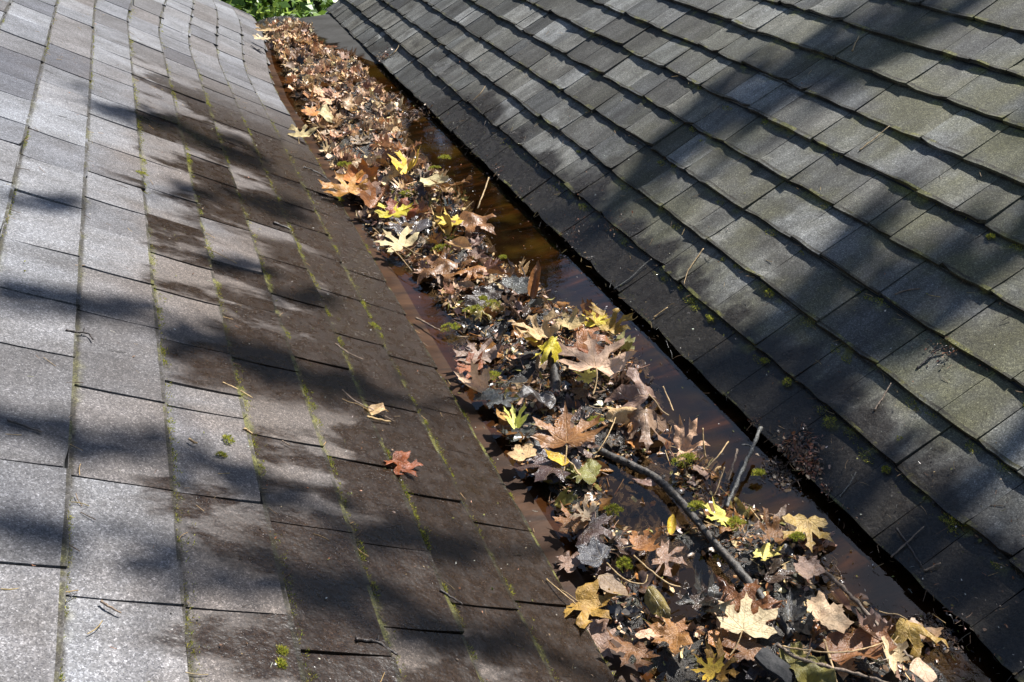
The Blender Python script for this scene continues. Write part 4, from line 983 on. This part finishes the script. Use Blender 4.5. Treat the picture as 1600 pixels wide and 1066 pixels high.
tag(S3.build('crumbs', M['litter']), 'small specks and crumbs of debris scattered on shingles and water', 'debris', kind='stuff')

# ================================================================== TREES
LEAF4 = (np.array([(-.28, 0, 0), (0, -.5, -.06), (.28, 0, 0), (0, .55, -.06)]), np.array([(0, 1, 2), (0, 2, 3)]))
def crown(S_, C, rad, n, size, cols, r, flat=1.0):
    cl = [Vector((r.gauss(0, .45), r.gauss(0, .45), r.gauss(0, .45)*flat))*rad for _ in range(max(6, n//110))]
    for _ in range(n):
        c = r.choice(cl); p = C+c+Vector((r.gauss(0, 1), r.gauss(0, 1), r.gauss(0, .7)*flat))*rad*.20
        m = rotm(r, 38, size*r.uniform(.7, 1.3)); m.translation = p
        S_.add(*LEAF4, m, jitcol(r.choice(cols), r, .3), .5)
leafm = litter_mat('green_foliage', .35, .5)
GRN = [(.10, .19, .02), (.16, .27, .03), (.06, .11, .015), (.24, .34, .05)]
DGN = [(.03, .05, .012), (.045, .075, .015), (.06, .08, .02)]
def tree(name, base, H, crowns, n, size, cols, label, seed, trunk_r=.16, kind='tree'):
    r = random.Random(seed); root = bpy.data.objects.new(name, None); COL.objects.link(root); root.location = base
    tag(root, label, kind, 'trees and shrubs beyond the roof')
    tp = [Vector((0, 0, 0)), Vector((r.uniform(-.2, .2), 0, H*.35)), Vector((r.uniform(-.3, .3), r.uniform(-.3, .3), H*.7))]
    v, f = tube(spline(tp, 5), [trunk_r*(1-.06*i) for i in range(11)], 9, .1, seed); obj('trunk', mesh('trunk', v, f), M['bark'], root)
    S_ = Soup()
    for (cx, cy, cz, rad) in crowns:
        crown(S_, Vector((cx, cy, cz)), rad, n, size, cols, r)
        v, f = tube(spline([tp[1], (tp[1]+Vector((cx, cy, cz)))/2+Vector((0, 0, -.2)), Vector((cx, cy, cz))], 4), [trunk_r*.5*(1-.09*i) for i in range(9)], 6, .1, seed); obj('limb', mesh('limb', v, f), M['bark'], root)
    S_.build('crown', leafm, root); return root
tree('shrub', Vector((.0, 7.6, -3.3)), 3.0, [(-.4, 0, 2.6, .8), (.5, .1, 2.75, .8), (0, .3, 3.0, .6), (1.2, .3, 2.7, .7), (-1.2, .2, 2.7, .7)], 1700, .10, GRN, 'bright green leafy shrub just beyond the far roof end', 3, .05, 'shrub')
for i, (x, y, H, rad, lab) in enumerate([(-3.2, 12.5, 7.0, 1.9, 'dark evergreen tree beyond the far end, to the left'), (1.2, 13.0, 9.2, 2.3, 'tall dark tree straight beyond the gutter end'), (4.8, 12.5, 9.6, 2.4, 'dark tree beyond the far end, behind the right slope'), (8.6, 13.5, 9.4, 2.4, 'dark tree farthest to the right beyond the right slope')]):
    tree('tree', Vector((x, y, -3.3)), H, [(0, 0, H*.6, rad), (rad*.7, 0, H*.45, rad*.9), (-rad*.7, .3, H*.5, rad*.9), (0, .4, H*.82, rad*.8), (0, -.4, H*.33, rad)], 2600, .26, DGN, lab, 40+i)

# the big tree right of the house whose bare limbs throw the soft shadow bands over both slopes
TB = Vector((8.6, 4.2, -3.3))
shade = bpy.data.objects.new('shade_tree', None); COL.objects.link(shade); shade.location = TB
tag(shade, 'large tree right of the house casting limb shadows on the roofs', 'tree', 'trees and shrubs beyond the roof')
tp = [TB, TB+Vector((.1, 0, 3)), TB+Vector((-.2, .1, 6)), TB+Vector((0, 0, 9.5)), TB+Vector((.2, .2, 12))]
v, f = tube(spline(tp, 5), [.30-.011*i for i in range(21)], 12, .05, 1); o = obj('trunk', mesh('trunk', [q-TB for q in v], f), M['bark'], shade)
def limb(pts, seed):
    """pts: (shadow foot on the roof, distance towards the sun, radius)"""
    P = [p+SUN*t for p, t, _ in [(p_, t_*1.3, 0) for p_, t_, _ in pts]]; rd = [q[2] for q in pts]
    e = Vector((TB.x-.1, TB.y, P[-1].z+1.2)); P += [(P[-1]*.45+e*.55)+Vector((0, 0, -.1)), e]; rd += [rd[-1]*1.15, rd[-1]*1.4]
    Q = spline(P, 5); rq = list(np.interp(np.linspace(0, len(rd)-1, len(Q)), range(len(rd)), rd))
    r = random.Random(seed); Q = [q+Vector((r.gauss(0, .02), r.gauss(0, .02), r.gauss(0, .02))) for q in Q]
    v, f = tube(Q, rq, 7, .1, seed); o = obj('limb', mesh('limb', [q-TB for q in v], f), M['bark'], shade)
    for k in range(3, len(Q)-6, 3):
        a = Q[k]; d = Vector((r.uniform(-1, -.1), r.gauss(0, .5), r.uniform(-.2, .8))).normalized()*r.uniform(.25, .7)
        v, f = tube(spline([a, a+d*.5+Vector((0, 0, .05)), a+d], 3), [rq[k]*.5*(1-.11*i) for i in range(7)], 5, .1, seed+k); obj('twig', mesh('twig', [q-TB for q in v], f), M['bark'], o)
def fl(px, py): s, y = onL(px, py, 0); return Vector((0, y, ZL))+UL*s
def fr_(px, py): s, y = onR(px, py, 0); return Vector((GW, y, 0))+UR*s
limb([(fl(-60, 470), 5.0, .010), (fl(300, 525), 4.9, .014), (fl(560, 610), 4.8, .016), (at(800, 640, -.03), 4.8, .018), (fr_(1080, 600), 4.8, .02), (fr_(1300, 440), 4.9, .026), (fr_(1580, 390), 5.1, .035)], 1)
limb([(fl(-60, 810), 4.6, .010), (fl(220, 860), 4.5, .014), (fl(560, 930), 4.5, .016), (at(1000, 1110, -.03), 4.4, .018), (fr_(1600, 960), 4.6, .03)], 2)
limb([(fl(120, 150), 5.6, .008), (fl(340, 240), 5.6, .014), (at(640, 330, -.03), 5.6, .012), (fr_(980, 290), 5.6, .02), (fr_(1180, 150), 5.6, .025), (fr_(1500, 20), 5.6, .04)], 3)
limb([(fl(-40, 670), 4.4, .008), (fl(300, 740), 4.4, .012), (fl(600, 840), 4.4, .014), (at(980, 800, -.03), 4.3, .015), (fr_(1250, 720), 4.3, .02), (fr_(1460, 900), 4.3, .03)], 4)
# leaf clusters on those limbs: (slope, shadow centre, half length, half width in photo pixels, distance)
S_ = Soup(); rt = random.Random(77)
AUT = [(.22, .17, .03), (.14, .14, .03), (.30, .18, .04), (.08, .11, .02)]
for sd, px, py, hl, hw, t in [
    ('L', 50, 468, 60, 26, 5), ('L', 180, 488, 60, 24, 5), ('L', 296, 530, 55, 36, 4.9), ('L', 400, 566, 50, 34, 4.9), ('L', 540, 600, 90, 42, 4.8),
    ('L', 50, 665, 60, 28, 4.4), ('L', 185, 700, 75, 28, 4.4), ('L', 335, 748, 65, 36, 4.4), ('L', 470, 790, 65, 30, 4.4), ('L', 655, 855, 110, 38, 4.4),
    ('L', 40, 830, 60, 32, 4.6), ('L', 195, 880, 85, 28, 4.5), ('L', 370, 920, 80, 34, 4.5), ('L', 540, 935, 80, 34, 4.5), ('L', 700, 1000, 120, 40, 4.5),
    ('L', 205, 180, 60, 22, 5.6), ('L', 345, 228, 60, 30, 5.6), ('L', 290, 305, 55, 16, 5.5), ('L', 420, 320, 60, 24, 5.5), ('L', 75, 318, 50, 16, 5.3), ('L', 370, 420, 50, 16, 5.2), ('L', 480, 470, 50, 20, 5.2),
    ('R', 1000, 285, 50, 42, 5.6), ('R', 1065, 225, 55, 42, 5.6), ('R', 1130, 178, 55, 42, 5.6), ('R', 1215, 128, 60, 40, 5.6), ('R', 1310, 78, 60, 36, 5.6), ('R', 1420, 35, 60, 30, 5.6),
    ('R', 1300, 430, 70, 50, 4.9), ('R', 1390, 470, 70, 45, 4.9), ('R', 1450, 420, 60, 36, 5), ('R', 1560, 400, 70, 36, 5.1), ('R', 1230, 505, 60, 40, 4.9), ('R', 1350, 540, 60, 40, 4.9), ('R', 1150, 575, 60, 36, 4.8), ('R', 1240, 610, 50, 34, 4.8),
    ('R', 1255, 700, 50, 30, 4.3), ('R', 1345, 770, 55, 34, 4.3), ('R', 1430, 840, 60, 38, 4.3), ('R', 1520, 920, 60, 40, 4.4), ('R', 1600, 1000, 60, 44, 4.4)]:
    F0 = (fl if sd == 'L' else fr_); P = F0(px, py); k = (P-CAM).dot(CF)/CAM_F
    a = hl*k*.85; b = (F0(px, py+hw)-F0(px, py-hw)).length*.5*.85
    t *= 1.3; C = P+SUN*t-TB; ex = (F0(px+10, py)-P).normalized() if sd == 'L' else UR; ex = (ex-SUN*ex.dot(SUN)).normalized(); ey = SUN.cross(ex)
    if sd == 'L': a *= 1.2; b *= .8
    else: a *= .8; b *= .8
    ph = rt.uniform(0, 50)
    for _ in range(int(60+ a*b*22000)):
        u, w = rt.gauss(0, .6), rt.gauss(0, .42)
        if noise.noise(Vector((u*1.1+ph, w*1.1, ph))) < -.25: continue
        p = C+ex*u*a+ey*(w*b+.35*b*math.sin(u*2+ph))+SUN*rt.gauss(0, .25)
        m = rotm(rt, 38, rt.uniform(.035, .075)); m.translation = p
        S_.add(*LEAF4, m, jitcol(rt.choice(AUT), rt, .3), .5)
for (dx, dy, dz, rad) in [(0, 0, 10, 1.8), (1.8, .5, 9, 1.7), (1.2, -1.5, 10.5, 1.5), (.8, 2, 9.6, 1.6), (2.4, 1.8, 7.6, 1.5)]:
    crown(S_, Vector((dx, dy, dz)), rad, 1300, .12, AUT, rt)
S_.build('crown', leafm, shade)

# house body carrying the roofs
for (x0, x1, lab) in ((-2.0, .05, 'plain wall under the left roof slope'), (.66, 2.6, 'plain wall under the right roof slope')):
    ya, yb = YS+.2, YEND-.35; za, zb = -3.3, -.12
    vb = [(x, y, z) for z in (za, zb) for x, y in ((x0, ya), (x1, ya), (x1, yb), (x0, yb))]
    o = obj('house_wall', mesh('house_wall', vb, [(0, 3, 2, 1), (4, 5, 6, 7), (0, 1, 5, 4), (1, 2, 6, 5), (2, 3, 7, 6), (3, 0, 4, 7)], False), M['wall']); tag(o, lab, 'wall', kind='structure')
